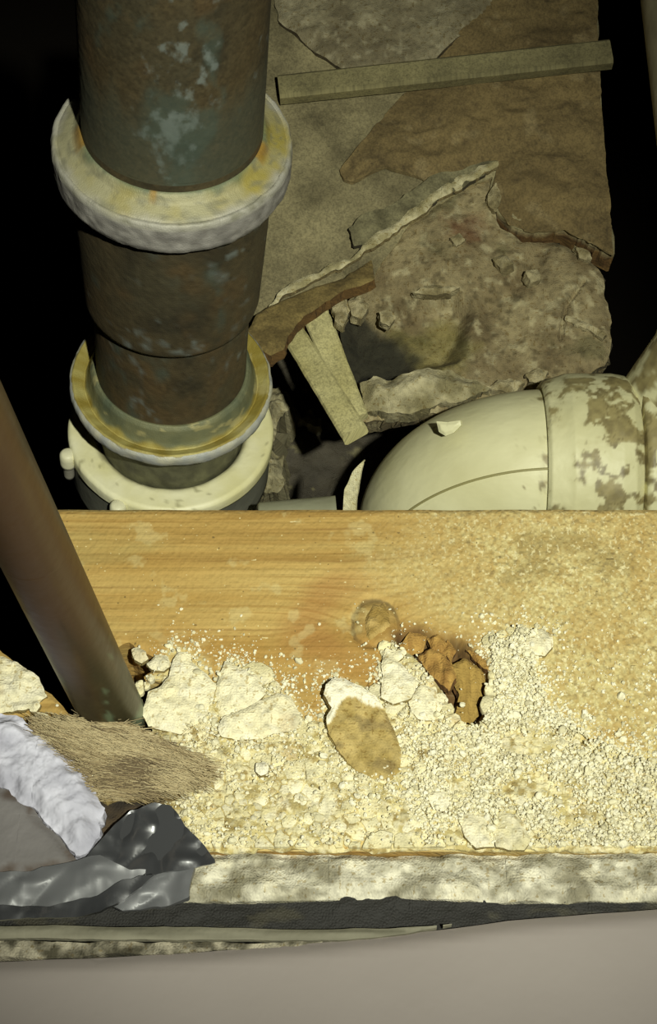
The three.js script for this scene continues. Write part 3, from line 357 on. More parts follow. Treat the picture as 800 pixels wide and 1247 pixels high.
// ---------------------------------------------------------------- white plastic drain behind the plate
const pvcC = C('#eae6b8'), pvcD = C('#d8d3a2'), dirt = C('#9a8b58'), dirtD = C('#6f6038');
function pvcCol(x, y, z, amount) { let k = mix(pvcD, pvcC, clamp(0.6 + 1.1 * fbm3(x * 40, y * 40, z * 40, 3))); const n = fbm3(x * 85 + 3, y * 85, z * 85, 6); const fine = fbm3(x * 260 + 9, y * 260, z * 260, 4), m = sstep(0.30 - amount * 0.36, 0.40 - amount * 0.36, n + 0.35 * fine); k = mix(k, C('#b9ae78'), 0.6 * clamp(amount) * sstep(-0.1, 0.25, n + 0.3 * fine)); k = mix(k, mix(dirt, dirtD, clamp(0.3 + 2 * fine)), 0.8 * m); const edge = sstep(0.028, 0.006, Math.abs(n - 0.1 + 0.3 * fine)); return mix(k, C('#6b5e38'), 0.6 * edge * clamp(amount)); }
{
  const cz = at(700, 572, 1.0), yA = cz.y, zA = cz.z, xHub = at(664, 572, 1.0).x, r = 0.0445, R = 0.060, xb = at(437, 600, 1.0).x + r; // bend down to the left
  const el = group('drain_elbow'); tag(el, 'cream plastic drain elbow bending down behind the wooden plate', 'pipe');
  const path = new THREE.CurvePath(); const v3 = (x, y) => new THREE.Vector3(x, y, zA);
  class Bend extends THREE.Curve { getPoint(t, o = new THREE.Vector3()) { const xs = xb + R; const L1 = Math.max(0.001, xHub + 0.03 - xs), L2 = R * Math.PI / 2, L3 = 0.12, L = L1 + L2 + L3; let s = t * L; if (s < L1) return o.set(xHub + 0.03 - s, yA, zA); s -= L1; if (s < L2) { const a = s / R; return o.set(xs - Math.sin(a) * R, yA - R + Math.cos(a) * R, zA); } s -= L2; return o.set(xb, yA - R - s, zA); } }
  const curve = new Bend();
  mesh('bend', swept(curve, r, 300, 160, (x, y, z) => pvcCol(x, y, z, 0.55 * sstep(xHub - 0.014, xHub, x) - 0.7 * sstep(xHub - 0.008, xHub - 0.02, x))), M.pvc, el);
  // moulding seam along the front of the bend
  class Seam extends THREE.Curve { getPoint(t, o = new THREE.Vector3()) { const xs = xb + R, a = t * Math.PI / 2; const off = r * Math.cos(0.95), out = r * Math.sin(0.95); if (t < 0.35) { const q = t / 0.35; return o.set(xHub + 0.005 + (xs - xHub - 0.005) * q, yA + out, zA + off); } const b = (t - 0.35) / 0.65 * Math.PI / 2; const RR = R + out; return o.set(xs - Math.sin(b) * RR, yA - R + Math.cos(b) * RR, zA + off); } }
  mesh('mould_seam', swept(new Seam(), 0.0007, 80, 8, () => C('#9e9764')), M.pvc, el);
  // raised nub on top of the bend
  { const a = 0.55, d = new THREE.Vector3(-Math.sin(a), Math.cos(a), 0); const c = at(545, 520, 0.965); const nrm = new THREE.Vector3(-0.35, 0.72, 0.6).normalize(); const f = frame(c, nrm); mesh('nub', sheetGeo({ f, poly: outline(f, [[531, 513], [545, 514], [560, 512], [561, 518], [552, 527], [542, 531], [534, 526]]), res: 0.0006, t: 0.004, top: (u, v, dd) => -0.0006 + 0.0012 * sstep(0, 0.002, dd), col: () => pvcC, sideRough: 0 }), M.pvc, el); }
  // hub and the branch fitting to the right
  const A = v3(xHub, yA), B = v3(xHub + 1, yA), xj = at(768, 572, 1.0).x - xHub;
  const hub = group('drain_hub'); tag(hub, 'wide cream plastic pipe hub stained with peeling brown dirt, at the right', 'pipe fitting');
  mesh('socket', turned(A, B, [[0.0440, -0.003], [0.0465, -0.004], [0.0490, -0.002], [0.0515, 0.006], [0.0530, 0.010], [0.0532, xj - 0.012], [0.0518, xj - 0.005], [0.0480, xj - 0.0006], [0.046, xj]], { nu: 288, step: 0.0008, disp: (c, s, l) => 0.0005 * fbm3(c * 6, s * 6, l * 120, 4), col: (c, s, l, rr, y) => pvcCol(xHub + y, s * 0.05, c * 0.05, 0.45 + 0.6 * sstep(0.004, 0.035, y + 0.01 * fbm3(c * 3, s * 3, 2, 3))) }), M.pvc, hub);
  const br = group('branch_fitting'); tag(br, 'dirty cream plastic branch fitting rising at the right edge', 'pipe fitting');
  mesh('body', turned(A, B, [[0.046, xj], [0.0515, xj + 0.0008], [0.0528, xj + 0.003], [0.0530, xj + 0.11], [0.047, xj + 0.115], [0.044, xj + 0.115]], { nu: 240, step: 0.0011, disp: (c, s, l) => 0.0006 * fbm3(c * 6 + 3, s * 6, l * 120, 4), col: (c, s, l, rr, y) => pvcCol(xHub + y, s * 0.05 + 2, c * 0.05, 1.0) }), M.pvc, br);
  const b0 = v3(xHub + xj + 0.035, yA), b1 = at(893, 385, 0.985); const bl = b1.distanceTo(b0);
  mesh('branch', turned(b0, b1, [[0.0505, 0], [0.0505, bl * 0.42], [0.0385, bl * 0.78], [0.0375, bl - 0.01], [0.0395, bl - 0.006], [0.0395, bl + 0.035], [0.0365, bl + 0.038], [0.032, bl + 0.038]], { nu: 96, step: 0.002, col: (c, s, l, rr, y) => pvcCol(xHub + y, s * 0.05 + 5, c * 0.05, 1.0) }), M.pvc, br);
  const rp = group('vent_pipe'); tag(rp, 'grey dusty vent pipe rising along the right edge into the branch fitting', 'pipe');
  const p1 = at(838, -60, 1.06); const dir = p1.clone().sub(b1).normalize();
  mesh('tube', turned(b1.clone().addScaledVector(dir, -0.0), p1, [[0.0305, 0], [0.0305, b1.distanceTo(p1) + 0.03], [0.028, b1.distanceTo(p1) + 0.03]], { nu: 72, step: 0.003, col: (c, s, l, rr, y) => mix(C('#8a8266'), C('#a89f80'), clamp(0.5 + 1.3 * fbm3(c * 3, s * 3, y * 40, 4))) }), M.pvc, rp);
  // grey pipe lying low behind the plate
  const g0 = at(345, 640, 0.93), g1 = at(411, 634, 0.93); const gp = group('grey_pipe'); tag(gp, 'short length of grey pipe lying low behind the plate between stack and elbow', 'pipe');
  mesh('tube', turned(g0, g1, [[0, -0.012], [0.0125, -0.012], [0.013, -0.011], [0.013, g0.distanceTo(g1)], [0.0115, g0.distanceTo(g1)], [0.0115, 0.01], [0, 0.01]], { nu: 48, step: 0.003, col: (c, s, l) => mix(C('#8b8b70'), C('#a5a488'), clamp(0.5 + fbm3(c * 3, s * 3, l * 60, 3))) }), M.pvc, gp);
  const sf = frame(at(430, 592, 0.93), new THREE.Vector3(-0.35, 0.45, 0.85)); tag(mesh('plastic_shard', sheetGeo({ f: sf, poly: jag(outline(sf, [[444, 560], [436, 592], [432, 640], [416, 640], [419, 596], [430, 574]]), 0.004, 0.0006, 2), res: 0.001, t: 0.002, col: (u, v) => mix(C('#d8d0a0'), C('#ece6be'), clamp(0.5 + fbm(u * 200, v * 200, 3))) }), M.chalk), 'thin pale pointed shard standing against the left end of the drain elbow', 'shard');
}

// ---------------------------------------------------------------- broken ceiling board below, its torn paper and plaster
const gy = C('#8e8560'), gyL = C('#a69c74'), gyD = C('#6f674a'), br1 = C('#6f5f3c'), br2 = C('#85734a'), brD = C('#4c4029');
const bp = px => outline(board, px);
{
  const lowEdge = [[448, 344], [420, 350], [400, 362], [372, 384], [350, 400], [330, 426], [300, 430]];
  const poly = bp([[200, -90], [726, -90], [729, 60], [738, 200], [748, 309], [716, 293], [688, 277], [664, 281], [640, 280], [620, 270], [604, 256], [596, 232], [600, 214], [560, 232], [500, 270], ...lowEdge, [200, 430]]);
  const skim = bp([[200, 425], [330, 372], [380, 340], [430, 314], [500, 265], [560, 230], [605, 203], [660, -120], [200, -120]]);
  const g = sheetGeo({ f: board, poly: jag(poly, 0.006, 0.0016, 4), res: 0.0019, t: 0.026, sideRough: 0.12, seed: 3, top: (u, v, d) => -0.0015 * (1 - sstep(0, 0.004, d)) + 0.0012 * fbm(u * 60, v * 60, 4), col: (u, v) => { let c = mix(gyD, gyL, clamp(0.5 + 0.9 * fbm(u * 40, v * 40, 5))); c = mix(c, C('#a89a70'), 0.4 * sstep(0.1, 0.4, fbm(u * 15 + 5, v * 15, 3))); return c; }, sideCol: (u, v, h, q) => q < 0.22 ? C('#c4ba8c') : mix(C('#7b5a30'), C('#95743e'), clamp(0.5 + 1.4 * fbm(u * 200 + h * 300, v * 200, 3))) });
  const p = group('ceiling_board'); tag(p, 'broken grey brown ceiling board with torn paper lying across the far side of the cavity', 'board');
  mesh('panel', g, M.paper, p);
  // torn brown paper layer, lies proud of the grey face
  const tornCol = (u, v) => { let c = mix(br1, br2, clamp(0.5 + 1.1 * fbm(u * 30 + 3, v * 45, 5))); c = mix(c, brD, 0.6 * sstep(0.1, 0.45, ridge(u * 45 + fbm(u * 30, v * 30, 3), v * 60, 4) - 0.45)); return mix(c, C('#9a8a62'), 0.5 * sstep(0.22, 0.4, fbm(u * 90, v * 90, 4))); };
  const torn = bp([[528, 84], [610, -90], [724, -90], [728, 60], [737, 200], [747, 312], [716, 296], [688, 280], [664, 284], [640, 283], [620, 274], [606, 256], [598, 230], [607, 204], [570, 212], [520, 222], [494, 214], [470, 206], [446, 216], [428, 226], [418, 222], [414, 208], [440, 176], [470, 140], [500, 110]]);
  mesh('torn_paper', sheetGeo({ f: lift(board, 0.004), poly: jag(torn, 0.004, 0.0014, 14), res: 0.0016, t: 0.0036, seed: 8, top: (u, v, d) => 0.0024 * sstep(0, 0.012, d) + 0.0050 * fbm(u * 30 + 3, v * 42, 6) + 0.0026 * ridge(u * 42 + v * 20, v * 70, 5) - 0.003, col: tornCol, sideCol: () => C('#8f7f56') }), M.paper, p);
  // skim of old plaster top left
  const ps = bp([[335, 0], [338, -90], [606, -90], [612, -6], [580, 30], [545, 62], [522, 84], [470, 92], [425, 94], [392, 72], [362, 46], [340, 30]]);
  mesh('plaster_skim', sheetGeo({ f: lift(board, 0.0045), poly: jag(ps, 0.004, 0.0016, 21), res: 0.0016, t: 0.004, seed: 9, top: (u, v, d) => 0.003 * sstep(0, 0.006, d) + 0.0046 * fbm(u * 40 + 9, v * 40, 5) + 0.0014 * ridge(u * 90, v * 90, 3) - 0.001, col: (u, v) => { let c = mix(C('#7d7459'), C('#9c9476'), clamp(0.5 + 1.2 * fbm(u * 50 + 20, v * 50, 5))); return mix(c, C('#bfb898'), 0.5 * sstep(0.16, 0.38, fbm(u * 260, v * 260, 5))); }, sideCol: () => C('#5a5038') }), M.rough, p);
  // brown broken edge of the board, bent forward
  { const N = FWD.clone().multiplyScalar(-0.72).addScaledVector(UPV, 0.69), ff = frame(at(385, 356, 1.052), N);
    mesh('broken_edge', sheetGeo({ f: ff, poly: jag(outline(ff, [[312, 382], [340, 366], [380, 350], [420, 336], [452, 314], [456, 338], [440, 346], [420, 352], [396, 366], [380, 378], [362, 392], [350, 408], [346, 424], [330, 432], [318, 424], [300, 404]]), 0.003, 0.0009, 33), res: 0.0012, t: 0.008, seed: 19, top: (u, v, d) => 0.0012 * fbm(u * 120, v * 120, 4) - 0.001 * (1 - sstep(0, 0.002, d)), col: (u, v) => mix(C('#76653a'), C('#93804c'), clamp(0.5 + 1.2 * fbm(u * 70, v * 110, 4))), sideCol: () => C('#6b5028') }), M.paper, p); }
  mesh('torn_layer', sheetGeo({ f: lift(board, 0.0075), poly: jag(outline(board, [[424, 284], [440, 268], [462, 262], [484, 250], [512, 232], [522, 222], [548, 216], [598, 203], [606, 202], [584, 222], [540, 246], [500, 270], [456, 304], [432, 306]]), 0.003, 0.0016, 37), res: 0.0012, t: 0.004, seed: 23, top: (u, v, d) => 0.0014 * fbm(u * 120, v * 120, 5), col: (u, v) => mix(C('#5f5a40'), C('#8d8764'), clamp(0.5 + 1.4 * fbm(u * 110, v * 110, 5))), sideCol: () => C('#4a4430') }), M.paper, p);
  // lifted pale lip where the board tore open
  const lip = bp([[330, 376], [352, 354], [392, 334], [438, 312], [450, 296], [490, 272], [530, 240], [572, 216], [606, 202], [606, 209], [574, 228], [534, 250], [494, 282], [450, 312], [416, 334], [380, 350], [346, 368], [328, 384]]);
  mesh('broken_lip', sheetGeo({ f: lift(board, 0.0090), poly: jag(lip, 0.0025, 0.0020, 31), res: 0.0011, t: 0.005, seed: 11, top: (u, v, d) => 0.0016 * fbm(u * 150, v * 150, 5) - 0.001 * (1 - sstep(0, 0.002, d)), col: (u, v) => mix(C('#a39a70'), C('#d8d0a8'), clamp(0.55 + 1.7 * fbm(u * 170, v * 170, 5))), sideCol: () => C('#8f8158') }), M.rough, p);
}
// lath strip nailed over the board
{
  const n = board.N, A = pt(board, ...uv(board, 340, 119), 0.009), B = pt(board, ...uv(board, 740, 78), 0.011); const lf = group('wood_lath'); tag(lf, 'long weathered wooden lath lying across the top of the broken board', 'lath');
  const g = bar(A, B, 0.0160, 0.0165, 0.011, n, (l, x, y) => mix(C('#7b7450'), C('#9c9468'), clamp(0.5 + 1.4 * fbm(l * 40, x * 400 + y * 50, 4))), 60); mesh('strip', g, M.stickWood, lf);
}
// loose broken plaster mass in front of the board
const mudC = (u, v, s = 0) => { let c = mix(C('#77694a'), C('#a39670'), clamp(0.5 + 1.25 * fbm(u * 45 + s, v * 45, 5))); c = mix(c, C('#c2b992'), 0.6 * sstep(0.12, 0.40, fbm(u * 190 + 7, v * 190 + s, 5) + 0.25 * fbm(u * 30, v * 30, 2))); c = mix(c, C('#544a30'), 0.6 * sstep(0.2, 0.38, fbm(u * 260 + 40, v * 260 + s, 4))); c = mix(c, C('#5d5a3a'), 0.6 * sstep(0.12, 0.4, fbm(u * 30 + 17, v * 30 + s, 4))); return c; };
{
  const p = group('plaster_rubble'); tag(p, 'rough broken slab of grey brown plaster between torn board and drain elbow', 'plaster');
  const poly = bp([[448, 330], [500, 268], [560, 228], [602, 212], [600, 250], [610, 274], [638, 292], [676, 287], [692, 296], [718, 314], [734, 332], [742, 366], [747, 410], [736, 442], [712, 452], [690, 458], [660, 470], [600, 482], [560, 500], [430, 510], [438, 472], [430, 452], [420, 425], [410, 384]]);
  const dip = bp([[418, 392], [450, 372], [500, 350], [560, 352], [584, 370], [578, 410], [560, 440], [520, 452], [470, 462], [430, 462], [412, 440]]), green = bp([[478, 384], [560, 380], [590, 420], [560, 456], [500, 452]]), darkPatch = bp([[400, 380], [440, 384], [486, 396], [512, 444], [450, 476], [410, 460]]), red = X0(566, 280);  // includes a near-black patch over the left part of the dip
  function X0(x, y) { return uv(board, x, y); }
  const crack = bp([[711, 342], [700, 358], [690, 372], [686, 392], [683, 410]]); const crackD = (u, v) => { let b = 1; for (let i = 0; i < crack.length - 1; i++) { const [ax, ay] = crack[i], [bx, by] = crack[i + 1], t = clamp(((u - ax) * (bx - ax) + (v - ay) * (by - ay)) / ((bx - ax) ** 2 + (by - ay) ** 2)); b = Math.min(b, Math.hypot(u - ax - t * (bx - ax), v - ay - t * (by - ay))); } return b; };
  const crease = bp([[668, 284], [650, 320], [620, 352], [592, 376]]); const creaseD = (u, v) => { let b = 1; for (let i = 0; i < crease.length - 1; i++) { const [ax, ay] = crease[i], [bx, by] = crease[i + 1], t = clamp(((u - ax) * (bx - ax) + (v - ay) * (by - ay)) / ((bx - ax) ** 2 + (by - ay) ** 2)); b = Math.min(b, Math.hypot(u - ax - t * (bx - ax), v - ay - t * (by - ay))); } return b; };
  mesh('slab', sheetGeo({ f: lift(board, -0.003), poly: jag(poly, 0.004, 0.002, 41), res: 0.0013, t: 0.02, seed: 12, sideRough: 0.3, top: (u, v, d) => 0.006 * fbm(u * 26, v * 26, 5) + 0.0015 * ridge(u * 70, v * 70, 4) - 0.018 * sstep(-0.002, 0.012, sdist(dip, u, v) + 0.006 * fbm(u * 60, v * 60, 3)) - 0.004 * sstep(0.0016, 0.0004, crackD(u, v) + 0.0006 * fbm(u * 300, v * 300, 2)) - 0.004 * sstep(0.010, 0.0, creaseD(u, v)) - 0.002 * (1 - sstep(0, 0.004, d)), col: (u, v) => { let c = mudC(u, v); c = mix(c, mix(C('#6d6838'), C('#8b8048'), clamp(0.5 + fbm(u * 80, v * 80, 4))), 0.75 * sstep(-0.004, 0.006, sdist(green, u, v) + 0.008 * fbm(u * 60, v * 60, 4))); c = mix(c, C('#26261c'), 0.92 * sstep(-0.005, 0.005, sdist(darkPatch, u, v) + 0.01 * fbm(u * 60 + 5, v * 60, 4))); c = mix(c, C('#6e4326'), 0.6 * sstep(0.016, 0.006, Math.hypot(u - red[0], v - red[1]) + 0.014 * fbm(u * 90, v * 90, 4))); return c; }, sideCol: (u, v, h) => mul(mudC(u, v + h, 3), 0.8) }), M.rough, p);
  // pale rim of crumbled plaster along the lower edge
  const rim = bp([[438, 470], [456, 462], [478, 466], [500, 460], [520, 452], [545, 454], [562, 462], [580, 466], [596, 476], [560, 492], [520, 500], [480, 508], [446, 506], [440, 490]]);
  mesh('rim', sheetGeo({ f: lift(board, 0.006), poly: jag(rim, 0.003, 0.0022, 51), res: 0.0011, t: 0.016, seed: 13, top: (u, v, d) => 0.005 * sstep(0, 0.008, d) + 0.005 * fbm(u * 90, v * 90, 5), col: (u, v) => mix(C('#8f8762'), C('#c8c09a'), clamp(0.5 + 1.5 * fbm(u * 100, v * 100, 5))) }), M.rough, p);
  // small chips, each its own piece of the rubble
  const chips = [[[[424, 366], [440, 360], [450, 372], [440, 388], [428, 384]], 0.012], [[[462, 380], [474, 376], [482, 388], [474, 398], [464, 392]], 0.004], [[[404, 366], [420, 360], [428, 376], [418, 398], [408, 390]], 0.010], [[[590, 470], [620, 460], [640, 466], [620, 478]], 0.008], [[[640, 456], [656, 448], [668, 452], [660, 464], [644, 466]], 0.007], [[[690, 384], [720, 396], [738, 408], [734, 412], [712, 400], [688, 390]], 0.004], [[[500, 356], [530, 346], [560, 350], [548, 358], [520, 358]], 0.006], [[[594, 236], [604, 222], [612, 240], [604, 258], [596, 252]], 0.007], [[[548, 290], [560, 284], [568, 292], [556, 300]], 0.005], [[[700, 300], [716, 306], [722, 316], [706, 314]], 0.006], [[[600, 316], [616, 310], [626, 320], [612, 328]], 0.006], [[[640, 330], [654, 326], [660, 340], [646, 344]], 0.005]];
  chips.forEach(([px, h], i) => { const c = px.reduce((s, q) => [s[0] + q[0] / px.length, s[1] + q[1] / px.length], [0, 0]); const f = tilted(c[0], c[1], board, 0.2 * n2(i * 2.7, 4), 0.2 * n2(i * 4.3, 1), h * 0.45); mesh('chip', sheetGeo({ f, poly: jag(outline(f, px), 0.002, 0.001, i * 9), res: 0.001, t: 0.008, seed: i, top: (u, v, d) => 0.0014 * sstep(0, 0.003, d) + 0.002 * fbm(u * 200 + i, v * 200, 4), col: (u, v) => mix(C('#877c58'), C('#bab08a'), clamp(0.5 + 1.5 * fbm(u * 190 + i * 3, v * 190, 5))) }), M.rough, p); });
}
// two pale shims sticking out from under the board
{
  const c = (l, x, y) => mix(C('#c2b97c'), C('#d8d096'), clamp(0.5 + 1.3 * fbm(l * 50 + y * 30, x * 300, 4)));
  const n = new THREE.Vector3(0.1, 0.72, 0.68).normalize();
  tag(mesh('wood_shim', bar(at(350, 396, 1.06), at(433, 530, 1.0), 0.0135, 0.0150, 0.008, n, c, 40), M.stickWood), 'pale wooden shim in front, sticking out from under the torn board', 'wooden shim');
  tag(mesh('wood_shim', bar(at(381, 376, 1.080), at(436, 510, 1.040), 0.0165, 0.0120, 0.006, n, (l, x, y) => mul(c(l + 3, x, y), 0.96), 40), M.stickWood), 'pale wooden shim behind, its lower end crossed by the front shim', 'wooden shim');
}
// damp dark ground between stack and elbow
const pit = frame(at(370, 520, 1.24), new THREE.Vector3(0, 1, 0.25));
{
  const soilC = (u, v) => { let c = mul(C('#4a4436'), 0.7 + 0.8 * clamp(0.5 + fbm(u * 60, v * 60, 4))); c = mix(c, C('#8a825c'), 0.75 * sstep(0.30, 0.40, fbm(u * 110 + 13, v * 110, 5))); return c; };
  tag(mesh('soil_bed', sheetGeo({ f: pit, poly: jag(outline(pit, [[255, 420], [470, 360], [560, 420], [620, 520], [560, 680], [255, 680]]), 0.006, 0.003, 61), res: 0.0022, t: 0.03, seed: 15, top: (u, v, d) => 0.010 * fbm(u * 26, v * 26, 5) + 0.003 * fbm(u * 140, v * 140, 3), col: soilC }), new THREE.MeshStandardMaterial({ vertexColors: true, roughness: 0.75, bumpMap: gritBump, bumpScale: 0.0012 })), 'damp black soil in the gap between the drain stack and the elbow', 'soil');
  const lumps = [[[[326, 476], [340, 470], [352, 482], [350, 500], [340, 514], [334, 540], [324, 534], [322, 500]], 'crumbly grey lump of mortar beside the collar above the plastic hub', 0.06], [[[310, 560], [330, 548], [346, 556], [344, 572], [348, 586], [338, 600], [316, 598], [304, 590]], 'crumbly grey lump of mortar low beside the hub ring, behind the plate', 0.075], [[[360, 508], [376, 500], [392, 510], [390, 520], [372, 516]], 'small grey mortar crumb in the black soil left of the front shim', 0.015]];
  lumps.forEach(([px, label, h], i) => { const c = px.reduce((s, q) => [s[0] + q[0] / px.length, s[1] + q[1] / px.length], [0, 0]); const f = tilted(c[0], c[1], pit, 0, 0, h); tag(mesh('mortar_lump', sheetGeo({ f, poly: jag(outline(f, px), 0.002, 0.0022, i * 13), res: 0.0009, t: h + 0.002, sideRough: 0.25, seed: i, top: (u, v, d) => 0.006 * sstep(0, 0.008, d) + 0.006 * fbm(u * 160 + i, v * 160, 5), col: (u, v) => mix(C('#8d8666'), C('#c0b892'), clamp(0.5 + 1.6 * fbm(u * 200 + i, v * 200, 4))) }), M.rough), label, 'mortar lump'); });
}

// ---------------------------------------------------------------- front edge: wallboard, black gap strip, thin sheets and sill
const U0 = lift(plate, -0.0015);
tag(mesh('wall_front', sheetGeo({ f: lift(plate, 0.0002), poly: jag(outline(plate, [[150, 1036], [890, 1036], [890, 1094], [560, 1094], [480, 1088], [430, 1092], [150, 1094]]), 0.003, 0.0007, 71), res: 0.001, t: 0.3, bottom: false, sideRough: 0, top: (u, v, d) => -0.0022 * (1 - sstep(0, 0.0035, d)) + 0.0024 * fbm(u * 90, v * 130, 5) + 0.001 * ridge(u * 140, v * 140, 3) - 0.0015, col: (u, v) => { let c = mix(C('#8d8872'), C('#e0dcc6'), clamp(0.62 + 1.9 * fbm(u * 130, v * 200, 6))); c = mix(c, C('#7f7b62'), 0.5 * sstep(0.1, 0.34, fbm(u * 150 + 30, v * 260, 6))); return mix(c, C('#efe9cc'), 0.6 * sstep(0.15, 0.32, fbm(u * 110 + 3, v * 160, 4))); } }), M.rough), null, null, null, 'structure');
function ribbon(name, label, cat, px, h, t, top, col, mat, res = 0.0014, amp = 0.0006, seed = 1, kind) { const f = lift(plate, h); return tag(mesh(name, sheetGeo({ f, poly: jag(outline(f, px), 0.004, amp, seed), res, t, sideRough: 0.1, seed, top, col }), mat), label, cat, null, kind); }
ribbon('gap_strip', 'black crumbling strip filling the gap in front of the wallboard', 'dark_strip', [[-70, 1094], [250, 1092], [430, 1089], [560, 1090], [880, 1092], [880, 1122], [560, 1132], [400, 1140], [-70, 1142]], -0.004, 0.01, (u, v) => 0.0018 * fbm(u * 80, v * 120, 4), (u, v) => mix([0.022, 0.021, 0.018], C('#4c4838'), 0.5 * sstep(0.2, 0.4, fbm(u * 70, v * 160, 5))), M.soil, 0.0012, 0.0014, 81);  // near-black strip with paler flecks, set into the gap
ribbon('metal_strip', 'thin grey edging strip lying along the front sill at the left', 'strip', [[-70, 1127], [200, 1128], [400, 1132], [520, 1128], [560, 1124], [500, 1136], [420, 1145], [200, 1144], [-70, 1142]], 0.0015, 0.002, (u, v, d) => 0.0008 * sstep(0, 0.0018, d), (u, v) => mix(C('#5f5c4a'), C('#8a8672'), clamp(0.5 + 1.3 * fbm(u * 30, v * 400, 4))), M.membrane, 0.001, 0.0004, 82);
ribbon('mortar_line', 'thin speckled line of pale mortar along the back edge of the front sill', 'mortar', [[-70, 1146], [200, 1147], [330, 1148], [400, 1143], [380, 1152], [220, 1160], [100, 1164], [-70, 1168]], 0.0005, 0.006, (u, v) => 0.0014 * fbm(u * 200, v * 200, 4), (u, v) => mix(C('#4e4a3a'), C('#b5ae98'), clamp(0.5 + 2 * fbm(u * 220, v * 220, 4))), M.rough, 0.0009, 0.0008, 83);
tag(mesh('trim_1', sheetGeo({ f: lift(plate, 0.003), poly: jag(outline(lift(plate, 0.003), [[-90, 1170], [100, 1164], [260, 1154], [400, 1143], [520, 1130], [620, 1117], [800, 1103], [900, 1098], [900, 1500], [-90, 1500]]), 0.01, 0.0003, 91), res: 0.0025, t: 0.03, sideRough: 0, top: (u, v, d) => -0.003 * (1 - sstep(0, 0.006, d)) ** 2, col: (u, v) => mix(C('#918881'), C('#9c938c'), clamp(0.5 + 0.8 * fbm(u * 14, v * 14, 3))) }), M.sill), null, null, null, 'structure');

